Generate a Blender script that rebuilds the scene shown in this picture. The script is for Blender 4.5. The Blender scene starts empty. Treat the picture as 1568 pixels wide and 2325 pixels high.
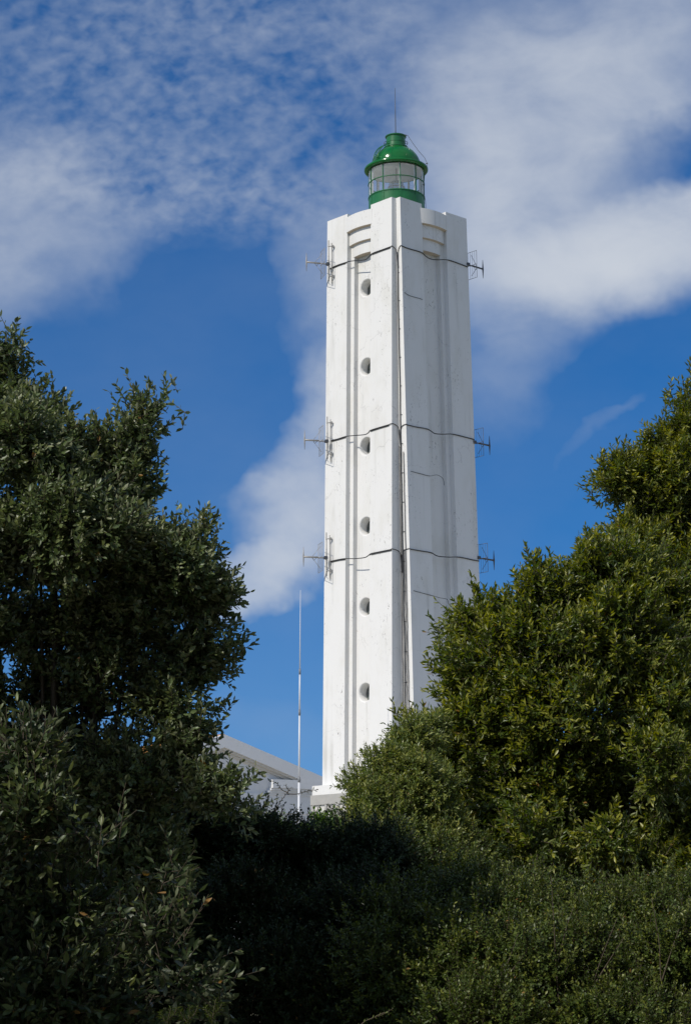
import bpy, math, random
import numpy as np
from mathutils import Matrix, Vector
SC = bpy.context.scene
COL = SC.collection
R_ = math.radians
rng = np.random.default_rng(7)
random.seed(7)

# ---------------------------------------------------------------- camera, sun, sky, exposure
CF, CT, CR, EYE = 4550.0, 0.2045, -0.0080, 1.6
cam_d = bpy.data.cameras.new('camera')
cam = bpy.data.objects.new('camera', cam_d); COL.objects.link(cam)
cam_d.sensor_fit = 'VERTICAL'; cam_d.sensor_height = 36.0; cam_d.lens = CF / 2325 * 36.0
cam_d.clip_start = 0.1; cam_d.clip_end = 20000
cam.matrix_world = Matrix.Translation((0, 0, EYE)) @ Matrix.Rotation(math.pi/2 + CT, 4, 'X') @ Matrix.Rotation(CR, 4, 'Z')
SC.camera = cam
SUN_AZ, SUN_EL = R_(48.6), R_(43)        # azimuth measured from -Y (towards the viewer) to -X
sdir = Vector((-math.sin(SUN_AZ)*math.cos(SUN_EL), -math.cos(SUN_AZ)*math.cos(SUN_EL), math.sin(SUN_EL)))
sl = bpy.data.lights.new('sun', 'SUN'); sl.energy = 3.35; sl.angle = R_(0.5); sl.color = (1.0, 0.945, 0.86)
so = bpy.data.objects.new('sun', sl); COL.objects.link(so)
so.rotation_euler = sdir.to_track_quat('Z', 'Y').to_euler()
SC.view_settings.view_transform = 'Standard'; SC.view_settings.look = 'None'
SC.cycles.max_bounces = 8; SC.cycles.diffuse_bounces = 2; SC.cycles.transparent_max_bounces = 24
SC.view_settings.exposure = 0.0; SC.view_settings.gamma = 1.0

def ray(x, y):                          # direction of a photo point (1568 x 2325 grid)
    dx, dy = x - 784, y - 1162.5
    c, s = math.cos(-CR), math.sin(-CR)
    u, v = c*dx - s*dy, s*dx + c*dy
    X, Z = u/CF, -v/CF
    return Vector((X, math.cos(CT) - Z*math.sin(CT), math.sin(CT) + Z*math.cos(CT)))
def at(x, y, Y):
    d = ray(x, y); k = Y / d.y
    return Vector((d.x*k, Y, EYE + d.z*k))
def px_m(Y): return CF / (Y * 1.0)

# ---- world: physical sky with a layer of cloud
W = bpy.data.worlds.new('World'); SC.world = W; W.use_nodes = True
NT = W.node_tree; NT.nodes.clear()
def wn(t, **k):
    n = NT.nodes.new(t)
    for a, b in k.items(): setattr(n, a, b)
    return n
def wl(a, b): NT.links.new(a, b)
def wm(op, a, b=None, c=None, clamp=False):
    n = wn('ShaderNodeMath', operation=op, use_clamp=clamp)
    for i, q in enumerate((a, b, c)):
        if q is None: continue
        if isinstance(q, (int, float)): n.inputs[i].default_value = q
        else: wl(q, n.inputs[i])
    return n.outputs[0]
sky = wn('ShaderNodeTexSky'); sky.sky_type = 'NISHITA'; sky.sun_disc = False
sky.sun_elevation = SUN_EL; sky.sun_rotation = math.atan2(sdir.x, sdir.y)
sky.air_density = 1.0; sky.dust_density = 0.0; sky.ozone_density = 4.0; sky.altitude = 900
SKY_SAT, SKY_VAL = 1.36, .97
tc = wn('ShaderNodeTexCoord'); sep = wn('ShaderNodeSeparateXYZ'); wl(tc.outputs['Generated'], sep.inputs[0])
ay = wm('MAXIMUM', wm('ABSOLUTE', sep.outputs[1]), 0.08)
U = wm('DIVIDE', sep.outputs[0], ay); V = wm('DIVIDE', sep.outputs[2], ay)
comb = wn('ShaderNodeCombineXYZ'); wl(U, comb.inputs[0]); wl(V, comb.inputs[1])
def noise(scale, detail, rough, dist=0.0, stretch=(1, 1), rot=0.0, vec=None, w=0.0):
    mp = wn('ShaderNodeMapping'); mp.inputs['Scale'].default_value = (stretch[0], stretch[1], 1); mp.inputs['Rotation'].default_value = (0, 0, rot)
    mp.inputs['Location'].default_value = (w, w*.7, w*1.3)
    wl(vec or comb.outputs[0], mp.inputs[0])
    n = wn('ShaderNodeTexNoise'); n.inputs['Scale'].default_value = scale; n.inputs['Detail'].default_value = detail
    n.inputs['Roughness'].default_value = rough; n.inputs['Distortion'].default_value = dist
    wl(mp.outputs[0], n.inputs['Vector']); return n.outputs['Fac']
# the clouds' edges wander: displace the lookup by noise
wa = noise(9, 5, .6, w=3.1); wb = noise(9, 5, .6, w=8.7)
U2 = wm('ADD', U, wm('MULTIPLY', wm('SUBTRACT', wa, .5), .075)); V2 = wm('ADD', V, wm('MULTIPLY', wm('SUBTRACT', wb, .5), .075))
def uv(x, y):
    d = ray(x, y); return d.x/d.y, d.z/d.y
def blob(x, y, rx, ry, ang, amp, soft=1.0):
    """One bank of cloud: an ellipse in azimuth and elevation, fading to its rim."""
    u0, v0 = uv(x, y); a, b = rx/CF, ry/CF
    c, s = math.cos(R_(ang)), math.sin(R_(ang))
    du, dv = wm('SUBTRACT', U2, u0), wm('SUBTRACT', V2, v0)
    p = wm('DIVIDE', wm('ADD', wm('MULTIPLY', du, c), wm('MULTIPLY', dv, s)), a)
    q = wm('DIVIDE', wm('SUBTRACT', wm('MULTIPLY', dv, c), wm('MULTIPLY', du, s)), b)
    e = wm('SUBTRACT', 1.0, wm('ADD', wm('MULTIPLY', p, p), wm('MULTIPLY', q, q)), clamp=True)
    return wm('MULTIPLY', wm('POWER', e, soft), amp)
def total(l):
    r = l[0]
    for q in l[1:]: r = wm('ADD', r, q)
    return r
bank = total([
    blob(1290, 330, 430, 480, 0, .95, 1.3), blob(1200, 610, 300, 230, 15, .55, 1.4), blob(1480, 550, 440, 180, 14, 1.0, 1.3),
    blob(1040, 420, 260, 420, 0, .40, 1.3), blob(1600, 40, 620, 330, 0, .55, 1.2), blob(1000, 60, 300, 200, 0, .22),
    blob(740, 640, 170, 380, -10, .42, 1.2), blob(735, 915, 105, 190, -32, .70, 1.3), blob(690, 1190, 150, 210, 14, .70, 1.3), blob(605, 1345, 135, 105, 32, .95, 1.1), blob(610, 1120, 90, 50, 20, .22, 1.4),
    blob(730, 1200, 150, 190, 0, .55, 1.4), blob(690, 1020, 130, 120, 0, .40), blob(1130, 830, 200, 180, 35, .27, 1.3), blob(1410, 960, 210, 26, 34, .13),
    blob(30, 530, 380, 310, 10, .62, 1.6), blob(-40, 700, 180, 150, 0, .25), blob(600, 1650, 260, 70, 0, .07)])
hole = total([blob(1560, 340, 280, 120, 12, .62), blob(500, 850, 260, 300, 0, .4), blob(400, 650, 240, 150, 0, .3), blob(1400, 860, 260, 90, 8, .25), blob(640, 1470, 260, 100, 18, .75)])
mott = total([blob(430, 190, 800, 430, 5, .85, .7), blob(480, 440, 560, 130, -6, .45, .8), blob(300, 0, 700, 180, 0, .2)])
soft = noise(14, 8, .62, .3, (1, 1.4), w=1.7)
wisp = noise(20, 5, .5, .6, (.9, 1.5), R_(-32), w=6.3)
rip = noise(125, 2, .4, .2, (1.0, 1.25), R_(-16), w=5.0)
rip2 = noise(30, 5, .55, .2, (1, 1.5), R_(10), w=9.0)
veil = noise(6, 5, .55, 0, (1, 1.5), w=12.0)
def pos(x): return wm('MAXIMUM', x, 0.0)
d1 = wm('MULTIPLY', pos(wm('SUBTRACT', bank, hole)), pos(wm('ADD', wm('MULTIPLY_ADD', soft, 1.15, .05), wm('MULTIPLY_ADD', wisp, 1.0, -.2))))
d2 = wm('MULTIPLY', mott, pos(wm('ADD', wm('ADD', wm('MULTIPLY_ADD', rip, 1.2, -.60), wm('MULTIPLY_ADD', rip2, 1.4, -.70)), .44)))
d3 = wm('MULTIPLY_ADD', veil, .30, -.10)
# the rest of the sky, outside this bank: broken cloud seen in perspective on a flat layer
flat = wn('ShaderNodeCombineXYZ'); zz_ = wm('MAXIMUM', sep.outputs[2], .04); wl(wm('DIVIDE', sep.outputs[0], zz_), flat.inputs[0]); wl(wm('DIVIDE', sep.outputs[1], zz_), flat.inputs[1])
far = noise(.9, 7, .58, .3, vec=flat.outputs[0], w=2.0)
away = wn('ShaderNodeMapRange', interpolation_type='SMOOTHSTEP'); wl(wm('ADD', wm('ABSOLUTE', U), wm('MULTIPLY', wm('LESS_THAN', sep.outputs[1], 0.0), 9.0)), away.inputs[0])
away.inputs[1].default_value = .22; away.inputs[2].default_value = .5
high = wn('ShaderNodeMapRange', interpolation_type='SMOOTHSTEP'); wl(V, high.inputs[0]); high.inputs[1].default_value = .52; high.inputs[2].default_value = .8
d4 = wm('MULTIPLY', wm('MAXIMUM', away.outputs[0], high.outputs[0]), wm('MULTIPLY_ADD', far, 3.4, -1.15, clamp=True))
dens = wm('ADD', wm('ADD', wm('MULTIPLY', d1, 1.15), wm('MULTIPLY', d2, .56)), pos(wm('ADD', d3, d4)))
op_ = wm('SUBTRACT', 1.0, wm('POWER', 2.718, wm('MULTIPLY', dens, -1.25)))
up = wm('MULTIPLY', wm('MULTIPLY', op_, .97), wm('GREATER_THAN', sep.outputs[2], 0.0))
hs = wn('ShaderNodeHueSaturation'); hs.inputs['Hue'].default_value = .507; hs.inputs['Saturation'].default_value = SKY_SAT; hs.inputs['Value'].default_value = SKY_VAL
wl(sky.outputs[0], hs.inputs['Color'])
lift = wn('ShaderNodeCombineXYZ'); wl(sep.outputs[0], lift.inputs[0]); wl(sep.outputs[1], lift.inputs[1]); wl(wm('MULTIPLY_ADD', pos(sep.outputs[2]), .80, .10), lift.inputs[2])
nrm_ = wn('ShaderNodeVectorMath', operation='NORMALIZE'); wl(lift.outputs[0], nrm_.inputs[0]); wl(nrm_.outputs[0], sky.inputs['Vector'])
mx = wn('ShaderNodeMix', data_type='RGBA'); wl(up, mx.inputs[0]); wl(hs.outputs[0], mx.inputs[6])
SKY_S = 0.10
cr = wn('ShaderNodeMix', data_type='RGBA'); wl(op_, cr.inputs[0])
cr.inputs[6].default_value = (2.9, 3.7, 5.1, 1); cr.inputs[7].default_value = (6.2, 6.6, 7.2, 1)
wl(cr.outputs[2], mx.inputs[7])
bg = wn('ShaderNodeBackground'); bg.inputs['Strength'].default_value = SKY_S; wl(mx.outputs[2], bg.inputs[0])
wo = wn('ShaderNodeOutputWorld'); wl(bg.outputs[0], wo.inputs[0])

# ---------------------------------------------------------------- helpers
def tag(o, label=None, cat=None, group=None, kind=None):
    for k, v in (('label', label), ('category', cat), ('group', group), ('kind', kind)):
        if v: o[k] = v
    return o
def empty(name, loc, rz=0.0, parent=None):
    o = bpy.data.objects.new(name, None); COL.objects.link(o)
    o.location = loc; o.rotation_euler = (0, 0, rz); o.empty_display_size = .3
    if parent: o.parent = parent
    return o
def mesh_np(name, verts, tris, mat, parent=None, quads=None, smooth=False, attrs=None):
    me = bpy.data.meshes.new(name)
    verts = np.asarray(verts, np.float32)
    loops = [np.asarray(tris, np.int32).ravel()] if tris is not None and len(tris) else []
    tot = [np.full(len(tris), 3, np.int32)] if loops else []
    if quads is not None and len(quads):
        loops.append(np.asarray(quads, np.int32).ravel()); tot.append(np.full(len(quads), 4, np.int32))
    loops = np.concatenate(loops); tot = np.concatenate(tot)
    me.vertices.add(len(verts)); me.vertices.foreach_set('co', verts.ravel())
    me.loops.add(len(loops)); me.loops.foreach_set('vertex_index', loops)
    me.polygons.add(len(tot)); st = np.zeros(len(tot), np.int32); st[1:] = np.cumsum(tot)[:-1]
    me.polygons.foreach_set('loop_start', st); me.polygons.foreach_set('loop_total', tot)
    for k, a in (attrs or {}).items():
        at_ = me.attributes.new(k, 'FLOAT', 'POINT'); at_.data.foreach_set('value', np.asarray(a, np.float32))
    me.update(calc_edges=True)
    if smooth: me.polygons.foreach_set('use_smooth', np.ones(len(tot), bool))
    me.materials.append(mat)
    o = bpy.data.objects.new(name, me); COL.objects.link(o)
    if parent: o.parent = parent
    return o
class MB:
    def __init__(s): s.v = []; s.f = []; s.sm = []
    def add(s, vs, fs, smooth=False):
        n = len(s.v); s.v += [tuple(v) for v in vs]; s.f += [tuple(i + n for i in f) for f in fs]; s.sm += [smooth]*len(fs)
    def prism(s, poly, z0, z1, top=True, bottom=True):
        n = len(poly); vs = [(x, y, z0) for x, y in poly] + [(x, y, z1) for x, y in poly]
        fs = [(i, (i+1) % n, n + (i+1) % n, n + i) for i in range(n)]
        if top: fs.append(tuple(range(n, 2*n)))
        if bottom: fs.append(tuple(range(n-1, -1, -1)))
        s.add(vs, fs)
    def box(s, c, size, M=None):
        hx, hy, hz = [q/2 for q in size]
        vs = [Vector((x*hx, y*hy, z*hz)) for z in (-1, 1) for x, y in ((-1, -1), (1, -1), (1, 1), (-1, 1))]
        if M is not None: vs = [M @ v for v in vs]
        s.add([v + Vector(c) for v in vs], [(3, 2, 1, 0), (4, 5, 6, 7), (0, 1, 5, 4), (1, 2, 6, 5), (2, 3, 7, 6), (3, 0, 4, 7)])
    def tube(s, pts, r, n=8, caps=True, smooth=True):
        pts = [Vector(p) for p in pts]; rs = r if hasattr(r, '__len__') else [r]*len(pts)
        rings = []; prev = None
        for i, p in enumerate(pts):
            d = (pts[min(i+1, len(pts)-1)] - pts[max(i-1, 0)]).normalized()
            if prev is None:
                a = d.cross(Vector((0, 0, 1)) if abs(d.z) < .9 else Vector((1, 0, 0))).normalized()
            else:
                a = (prev - d*prev.dot(d)).normalized()
            prev = a; b = d.cross(a)
            rings.append([p + (a*math.cos(2*math.pi*k/n) + b*math.sin(2*math.pi*k/n))*rs[i] for k in range(n)])
        fs = []
        for i in range(len(pts)-1):
            for k in range(n): fs.append((i*n+k, i*n+(k+1) % n, (i+1)*n+(k+1) % n, (i+1)*n+k))
        s.add([q for r_ in rings for q in r_], fs, smooth)
        if caps:
            m = len(s.v) - len(pts)*n
            s.f.append(tuple(m+k for k in range(n-1, -1, -1))); s.f.append(tuple(m+(len(pts)-1)*n+k for k in range(n))); s.sm += [False, False]
    def bar(s, a, b, r, n=6): s.tube([a, b], r, n)
    def lathe(s, prof, n=48, c=(0, 0), a0=0.0, a1=2*math.pi, smooth=True):
        full = abs(a1-a0-2*math.pi) < 1e-6; m = n if full else n+1
        vs = [(c[0]+r*math.cos(a0+(a1-a0)*k/n), c[1]+r*math.sin(a0+(a1-a0)*k/n), z) for r, z in prof for k in range(m)]
        fs = []
        for i in range(len(prof)-1):
            for k in range(n):
                k2 = (k+1) % m
                fs.append((i*m+k, i*m+k2, (i+1)*m+k2, (i+1)*m+k))
        s.add(vs, fs, smooth)
    def build(s, name, mat, parent=None, edge=None):
        me = bpy.data.meshes.new(name); me.from_pydata(s.v, [], s.f); me.validate(); 
        if len(s.sm) == len(me.polygons): me.polygons.foreach_set('use_smooth', s.sm)
        if edge:
            try: me.set_sharp_from_angle(angle=R_(edge))
            except Exception: pass
        me.materials.append(mat); me.update()
        o = bpy.data.objects.new(name, me); COL.objects.link(o)
        if parent: o.parent = parent
        return o

def newmat(name):
    m = bpy.data.materials.new(name); m.use_nodes = True
    return m, m.node_tree, m.node_tree.nodes['Principled BSDF']
def plain(name, col, rough=.5, metal=0.0, var=.0, scale=6.0, bump=0.0, spec=.5):
    m, t, p = newmat(name)
    p.inputs['Base Color'].default_value = (*col, 1); p.inputs['Roughness'].default_value = rough; p.inputs['Metallic'].default_value = metal
    p.inputs['Specular IOR Level'].default_value = spec
    if var or bump:
        c = t.nodes.new('ShaderNodeTexCoord'); n = t.nodes.new('ShaderNodeTexNoise'); n.inputs['Scale'].default_value = scale; n.inputs['Detail'].default_value = 6
        t.links.new(c.outputs['Object'], n.inputs['Vector'])
        if var:
            r = t.nodes.new('ShaderNodeMix'); r.data_type = 'RGBA'; t.links.new(n.outputs['Fac'], r.inputs[0])
            r.inputs[6].default_value = (*[q*(1-var) for q in col], 1); r.inputs[7].default_value = (*[min(1, q*(1+var)) for q in col], 1)
            t.links.new(r.outputs[2], p.inputs['Base Color'])
        if bump:
            b = t.nodes.new('ShaderNodeBump'); b.inputs['Strength'].default_value = bump; b.inputs['Distance'].default_value = .02
            t.links.new(n.outputs['Fac'], b.inputs['Height']); t.links.new(b.outputs[0], p.inputs['Normal'])
    return m

def white_paint(name, col=(.80, .79, .76), wear=1.0):
    """Painted render: faint blotches, vertical rain streaks, and small dark flakes where paint has gone."""
    m, t, p = newmat(name); N, L = t.nodes.new, t.links.new
    c = N('ShaderNodeTexCoord')
    def nz(scale, stretch, detail=6, rough=.6, dist=0.0, off=0.0):
        mp = N('ShaderNodeMapping'); mp.inputs['Scale'].default_value = stretch; mp.inputs['Location'].default_value = (off, off*1.7, off*.6); L(c.outputs['Object'], mp.inputs[0])
        n = N('ShaderNodeTexNoise'); n.inputs['Scale'].default_value = scale; n.inputs['Detail'].default_value = detail; n.inputs['Roughness'].default_value = rough; n.inputs['Distortion'].default_value = dist
        L(mp.outputs[0], n.inputs['Vector']); return n.outputs['Fac']
    def ramp(f, a, b, v0=0.0, v1=1.0):
        r = N('ShaderNodeMapRange'); r.interpolation_type = 'SMOOTHSTEP'; L(f, r.inputs[0])
        r.inputs[1].default_value = a; r.inputs[2].default_value = b; r.inputs[3].default_value = v0; r.inputs[4].default_value = v1; return r.outputs[0]
    def mul(a, b):
        n = N('ShaderNodeMath'); n.operation = 'MULTIPLY'
        for i, q in enumerate((a, b)):
            if isinstance(q, float): n.inputs[i].default_value = q
            else: L(q, n.inputs[i])
        return n.outputs[0]
    def mix(f, a, b):
        n = N('ShaderNodeMix'); n.data_type = 'RGBA'; L(f, n.inputs[0])
        if isinstance(a, tuple): n.inputs[6].default_value = (*a, 1)
        else: L(a, n.inputs[6])
        n.inputs[7].default_value = (*b, 1); return n.outputs[2]
    blotch = ramp(nz(.9, (1, 1, .45), 8), .45, .72, 0, .48*wear)
    streak = mul(ramp(nz(3.2, (1, 1, .045), 5, .55), .52, .72), ramp(nz(.5, (1, 1, .5), 3, off=4.0), .43, .64, 0.0, .46*wear))
    flake = mul(mul(ramp(nz(9.0, (1, 1, .55), 9, .72, .8, 2.0), .582, .635), ramp(nz(.75, (1, 1, .35), 4, .6, 0, 9.0), .49, .62)), .8*wear)
    c1 = mix(blotch, col, (col[0]*.86, col[1]*.85, col[2]*.80))
    c2 = mix(streak, c1, (.46, .45, .41))
    c3 = mix(flake, c2, (.22, .21, .19))
    vo = N('ShaderNodeTexVoronoi'); vo.feature = 'DISTANCE_TO_EDGE'; vo.inputs['Scale'].default_value = .42
    wv = N('ShaderNodeVectorMath'); wv.operation = 'ADD'; L(c.outputs['Object'], wv.inputs[0]); wn_ = N('ShaderNodeTexNoise'); wn_.inputs['Scale'].default_value = 1.6; wn_.inputs['Detail'].default_value = 8
    L(c.outputs['Object'], wn_.inputs['Vector']); L(wn_.outputs['Color'], wv.inputs[1]); L(wv.outputs[0], vo.inputs['Vector'])
    crack = mul(ramp(vo.outputs['Distance'], .003, .010, .30*wear, 0.0), ramp(nz(.35, (1, 1, 1), 4, off=11.0), .52, .64))
    c3 = mix(crack, c3, (.30, .29, .27))
    L(c3, p.inputs['Base Color']); p.inputs['Roughness'].default_value = .62; p.inputs['Specular IOR Level'].default_value = .3
    b = N('ShaderNodeBump'); b.inputs['Strength'].default_value = .25; b.inputs['Distance'].default_value = .02
    L(nz(14, (1, 1, 1), 6), b.inputs['Height']); L(b.outputs[0], p.inputs['Normal'])
    return m

def glass_mat(name, tint=(1, 1, 1), gloss=.12, rough=.02, dirt=0.0):
    m, t, p = newmat(name); N, L = t.nodes.new, t.links.new
    out = t.nodes['Material Output']; t.nodes.remove(p)
    tr = N('ShaderNodeBsdfTransparent'); tr.inputs[0].default_value = (*tint, 1)
    gl = N('ShaderNodeBsdfGlossy'); gl.inputs['Roughness'].default_value = rough; gl.inputs[0].default_value = (.9, .95, .95, 1)
    lw = N('ShaderNodeLayerWeight'); lw.inputs[0].default_value = .5; fr = N('ShaderNodeMath'); fr.operation = 'POWER'; L(lw.outputs['Facing'], fr.inputs[0]); fr.inputs[1].default_value = 4.5
    ad = N('ShaderNodeMath'); ad.operation = 'ADD'; ad.use_clamp = True; L(fr.outputs[0], ad.inputs[0]); ad.inputs[1].default_value = gloss
    mxx = N('ShaderNodeMixShader'); L(ad.outputs[0], mxx.inputs[0]); L(tr.outputs[0], mxx.inputs[1]); L(gl.outputs[0], mxx.inputs[2])
    last = mxx.outputs[0]
    if dirt:
        df = N('ShaderNodeBsdfDiffuse'); df.inputs[0].default_value = (.86, .87, .86, 1)
        m2 = N('ShaderNodeMixShader'); m2.inputs[0].default_value = dirt; L(last, m2.inputs[1]); L(df.outputs[0], m2.inputs[2]); last = m2.outputs[0]
    L(last, out.inputs[0]); return m

def leaf_mat(name, col, young, under, rough=.42, trans=.25, spec=.5):
    m, t, p = newmat(name); N, L = t.nodes.new, t.links.new; out = t.nodes['Material Output']
    a = N('ShaderNodeAttribute'); a.attribute_name = 'tone'; b = N('ShaderNodeAttribute'); b.attribute_name = 'young'
    r = N('ShaderNodeValToRGB'); L(a.outputs['Fac'], r.inputs[0])
    e = r.color_ramp.elements
    e[0].color = (*[q*.62 for q in col], 1); e[1].color = (*[q*1.4 for q in (col[0]*1.12, col[1], col[2]*.9)], 1)
    x = e.new(.985); x.color = (*[q*1.4 for q in col], 1); e[2].position = 1.0
    e[2].color = (.30, .17, .05, 1)
    mixy = N('ShaderNodeMix'); mixy.data_type = 'RGBA'; L(b.outputs['Fac'], mixy.inputs[0]); L(r.outputs[0], mixy.inputs[6]); mixy.inputs[7].default_value = (*young, 1)
    g = N('ShaderNodeNewGeometry'); mu = N('ShaderNodeMix'); mu.data_type = 'RGBA'; L(g.outputs['Backfacing'], mu.inputs[0]); L(mixy.outputs[2], mu.inputs[6])
    mu.inputs[7].default_value = (*under, 1)
    L(mu.outputs[2], p.inputs['Base Color']); p.inputs['Roughness'].default_value = rough; p.inputs['Specular IOR Level'].default_value = spec
    tl = N('ShaderNodeBsdfTranslucent'); hv = N('ShaderNodeHueSaturation'); hv.inputs['Saturation'].default_value = 1.2; hv.inputs['Value'].default_value = 1.5
    L(mixy.outputs[2], hv.inputs['Color']); L(hv.outputs[0], tl.inputs[0])
    ms = N('ShaderNodeMixShader'); ms.inputs[0].default_value = trans; L(p.outputs[0], ms.inputs[1]); L(tl.outputs[0], ms.inputs[2]); L(ms.outputs[0], out.inputs[0])
    return m

M_WHITE = white_paint('white_paint')
M_SOFFIT = plain('tan_soffit', (.55, .47, .37), .8, var=.2, scale=4)  # tan base colour for the parapet undersides, varied by noise
M_STONE = plain('grey_stone', (.40, .39, .36), .85, var=.15, scale=3, bump=.3)
M_PANEL = plain('pale_panel', (.62, .60, .55), .8, var=.08, scale=2)
def green(name, col, rough):
    m, t, p = newmat(name); p.inputs['Base Color'].default_value = (*col, 1); p.inputs['Roughness'].default_value = rough
    p.inputs['Specular IOR Level'].default_value = .5
    c = t.nodes.new('ShaderNodeTexCoord'); n = t.nodes.new('ShaderNodeTexNoise'); n.inputs['Scale'].default_value = 3; n.inputs['Detail'].default_value = 7
    t.links.new(c.outputs['Object'], n.inputs['Vector'])
    r = t.nodes.new('ShaderNodeMix'); r.data_type = 'RGBA'; t.links.new(n.outputs['Fac'], r.inputs[0])
    r.inputs[6].default_value = (*[q*.75 for q in col], 1); r.inputs[7].default_value = (*[q*1.25 for q in col], 1); t.links.new(r.outputs[2], p.inputs['Base Color'])
    b = t.nodes.new('ShaderNodeBump'); b.inputs['Strength'].default_value = .08; b.inputs['Distance'].default_value = .03; t.links.new(n.outputs['Fac'], b.inputs['Height']); t.links.new(b.outputs[0], p.inputs['Normal'])
    return m
M_GREEN = green('green_gloss_paint', (.006, .135, .025), .16)
M_GREEN2 = green('green_band_paint', (.016, .15, .045), .36)
M_CEIL = plain('lantern_ceiling', (.82, .82, .80), .7, var=.08)
M_GLASS = glass_mat('lantern_glass', (.97, .98, .98), .04, dirt=.09)
M_OPTIC = glass_mat('optic_glass', (.66, .70, .69), .16, .12, dirt=.10)
M_BULB = plain('lamp_glass', (.85, .85, .82), .15)
M_PANE = plain('dark_pane', (.21, .235, .225), .12, var=.2)
M_FRAME = plain('dark_frame', (.17, .18, .17), .5)
M_STEEL = plain('galvanised_steel', (.36, .35, .33), .5, .25, var=.15)
M_DARK = plain('weathered_metal', (.10, .105, .115), .5, .4)
M_CABLE = plain('black_cable', (.022, .022, .024), .6)
M_MAST = plain('mast_fibreglass', (.74, .75, .76), .4)
M_JOINT = plain('mast_joint', (.22, .23, .24), .5)
M_HOUSE = white_paint('house_render', (.86, .855, .84), .35)
M_HOUSE2 = plain('cornice_render', (.74, .69, .60), .8, var=.08)
M_BARK = plain('bark', (.11, .085, .06), .9, var=.3, scale=8)
M_TWIG = plain('twig_bark', (.085, .065, .045), .85)

# ---------------------------------------------------------------- ground
g = MB(); g.add([(-6000, -3000, 0), (6000, -3000, 0), (6000, 12000, 0), (-6000, 12000, 0)], [(0, 1, 2, 3)])
m_ground = plain('dry_grass_ground', (.17, .16, .09), .95, var=.3, scale=.6)
tag(g.build('ground', m_ground), kind='structure')
yd = MB(); yd.add([(3 + (46 + 5*math.sin(3*q*.2618) )*math.cos(q*.2618), 104 + (40 + 4*math.cos(2*q*.2618))*math.sin(q*.2618), .004) for q in range(24)], [tuple(range(24))])
tag(yd.build('bounce_yard', plain('bounce_gravel', (.52, .49, .42), .95, var=.12, scale=1.5)), kind='structure')  # unseen pale yard, added to bounce light up onto the house and tower

# ---------------------------------------------------------------- lighthouse
TX, TY, TH = 3.04, 108.0, 0.8212
cT, sT = math.cos(TH), math.sin(TH)
def A_(z): return 3.05 + .0182*(33.0 - (z - EYE))
def w_(z): return 2.625 + .00143*(33.0 - (z - EYE))
R0, R1, D1, D2 = .95, .665, .29, .29
def loc2w(x, y, z): return Vector((TX + cT*x + sT*y, TY - sT*x + cT*y, z))
def w2loc(p):
    dx, dy = p.x - TX, p.y - TY
    return Vector((cT*dx - sT*dy, sT*dx + cT*dy, p.z))
def z_axis(yz, dx=0.0, dy=0.0):         # height of a point above the tower's axis seen at photo row yz
    lo, hi = 0., 60.
    p = loc2w(dx, dy, 0)
    k = p.y
    c, s = math.cos(CT), math.sin(CT)
    for _ in range(50):
        m = (lo+hi)/2; h = m - EYE
        yc = k*c + h*s; zc = -k*s + h*c; u = CF*p.x/yc; v = -CF*zc/yc
        yy = 1162.5 + math.sin(CR)*u + math.cos(CR)*v
        if yy > yz: lo = m
        else: hi = m
    return (lo+hi)/2
def face_pt(x, y, face, off=0.0):
    """photo point -> tower-local point on the battered plane of the left or right face"""
    d = ray(x, y); out = 3.1
    for _ in range(6):
        o = w2loc(Vector((0, 0, EYE))); dd = Vector((cT*d.x - sT*d.y, sT*d.x + cT*d.y, d.z))
        if face == 'L': k = (-(out+off) - o.y)/dd.y
        else: k = ((out+off) - o.x)/dd.x
        p = o + dd*k; out = A_(p.z)
    return p
def z1(a): return (220 + a/2.8)/1.2245   # rows read off one enlarged crop

tower = empty('lighthouse', (TX, TY, 0), -TH)
tag(tower, 'tall square white lighthouse with stepped corners and a green lantern on top', 'lighthouse')
Z_LEDGE = z_axis(1806) ; Z_TOP = z_axis(446.5, 2.6, -3.0)
Z_FLOOR = Z_TOP - .75
HOLE_Y = [652, 832, 1013, 1195, 1379, 1573]
def side(z):                             # outline of one side: (lateral, outward)
    a, w = A_(z), w_(z)
    return [(-w, a), (-R0, a), (-R0, a-D1), (-R1, a-D1), (-R1, a-D1-D2), (R1, a-D1-D2), (R1, a-D1), (R0, a-D1), (R0, a), (w, a), (w, w)]
def rot4(p, k):                          # k=0: the left face, outward = local -Y, lateral = local +X
    l, o = p
    for _ in range(k): l, o = l, o
    x, y = l, -o
    for _ in range(k): x, y = -y, x
    return x, y
Z_SH0 = Z_LEDGE + .02
shaft = MB()
zs = [Z_SH0, Z_FLOOR]
for k in range(4):
    n = len(side(0))
    for i in range(n):
        nxt = (lambda z: rot4(side(z)[i+1], k)) if i < n-1 else (lambda z: rot4(side(z)[0], (k+1) % 4))
        cur = lambda z: rot4(side(z)[i], k)
        if k == 0 and i == 4: continue
        a0, b0, a1, b1 = cur(zs[0]), nxt(zs[0]), cur(zs[1]), nxt(zs[1])
        shaft.add([(*a0, zs[0]), (*b0, zs[0]), (*b1, zs[1]), (*a1, zs[1])], [(0, 1, 2, 3)])
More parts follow.
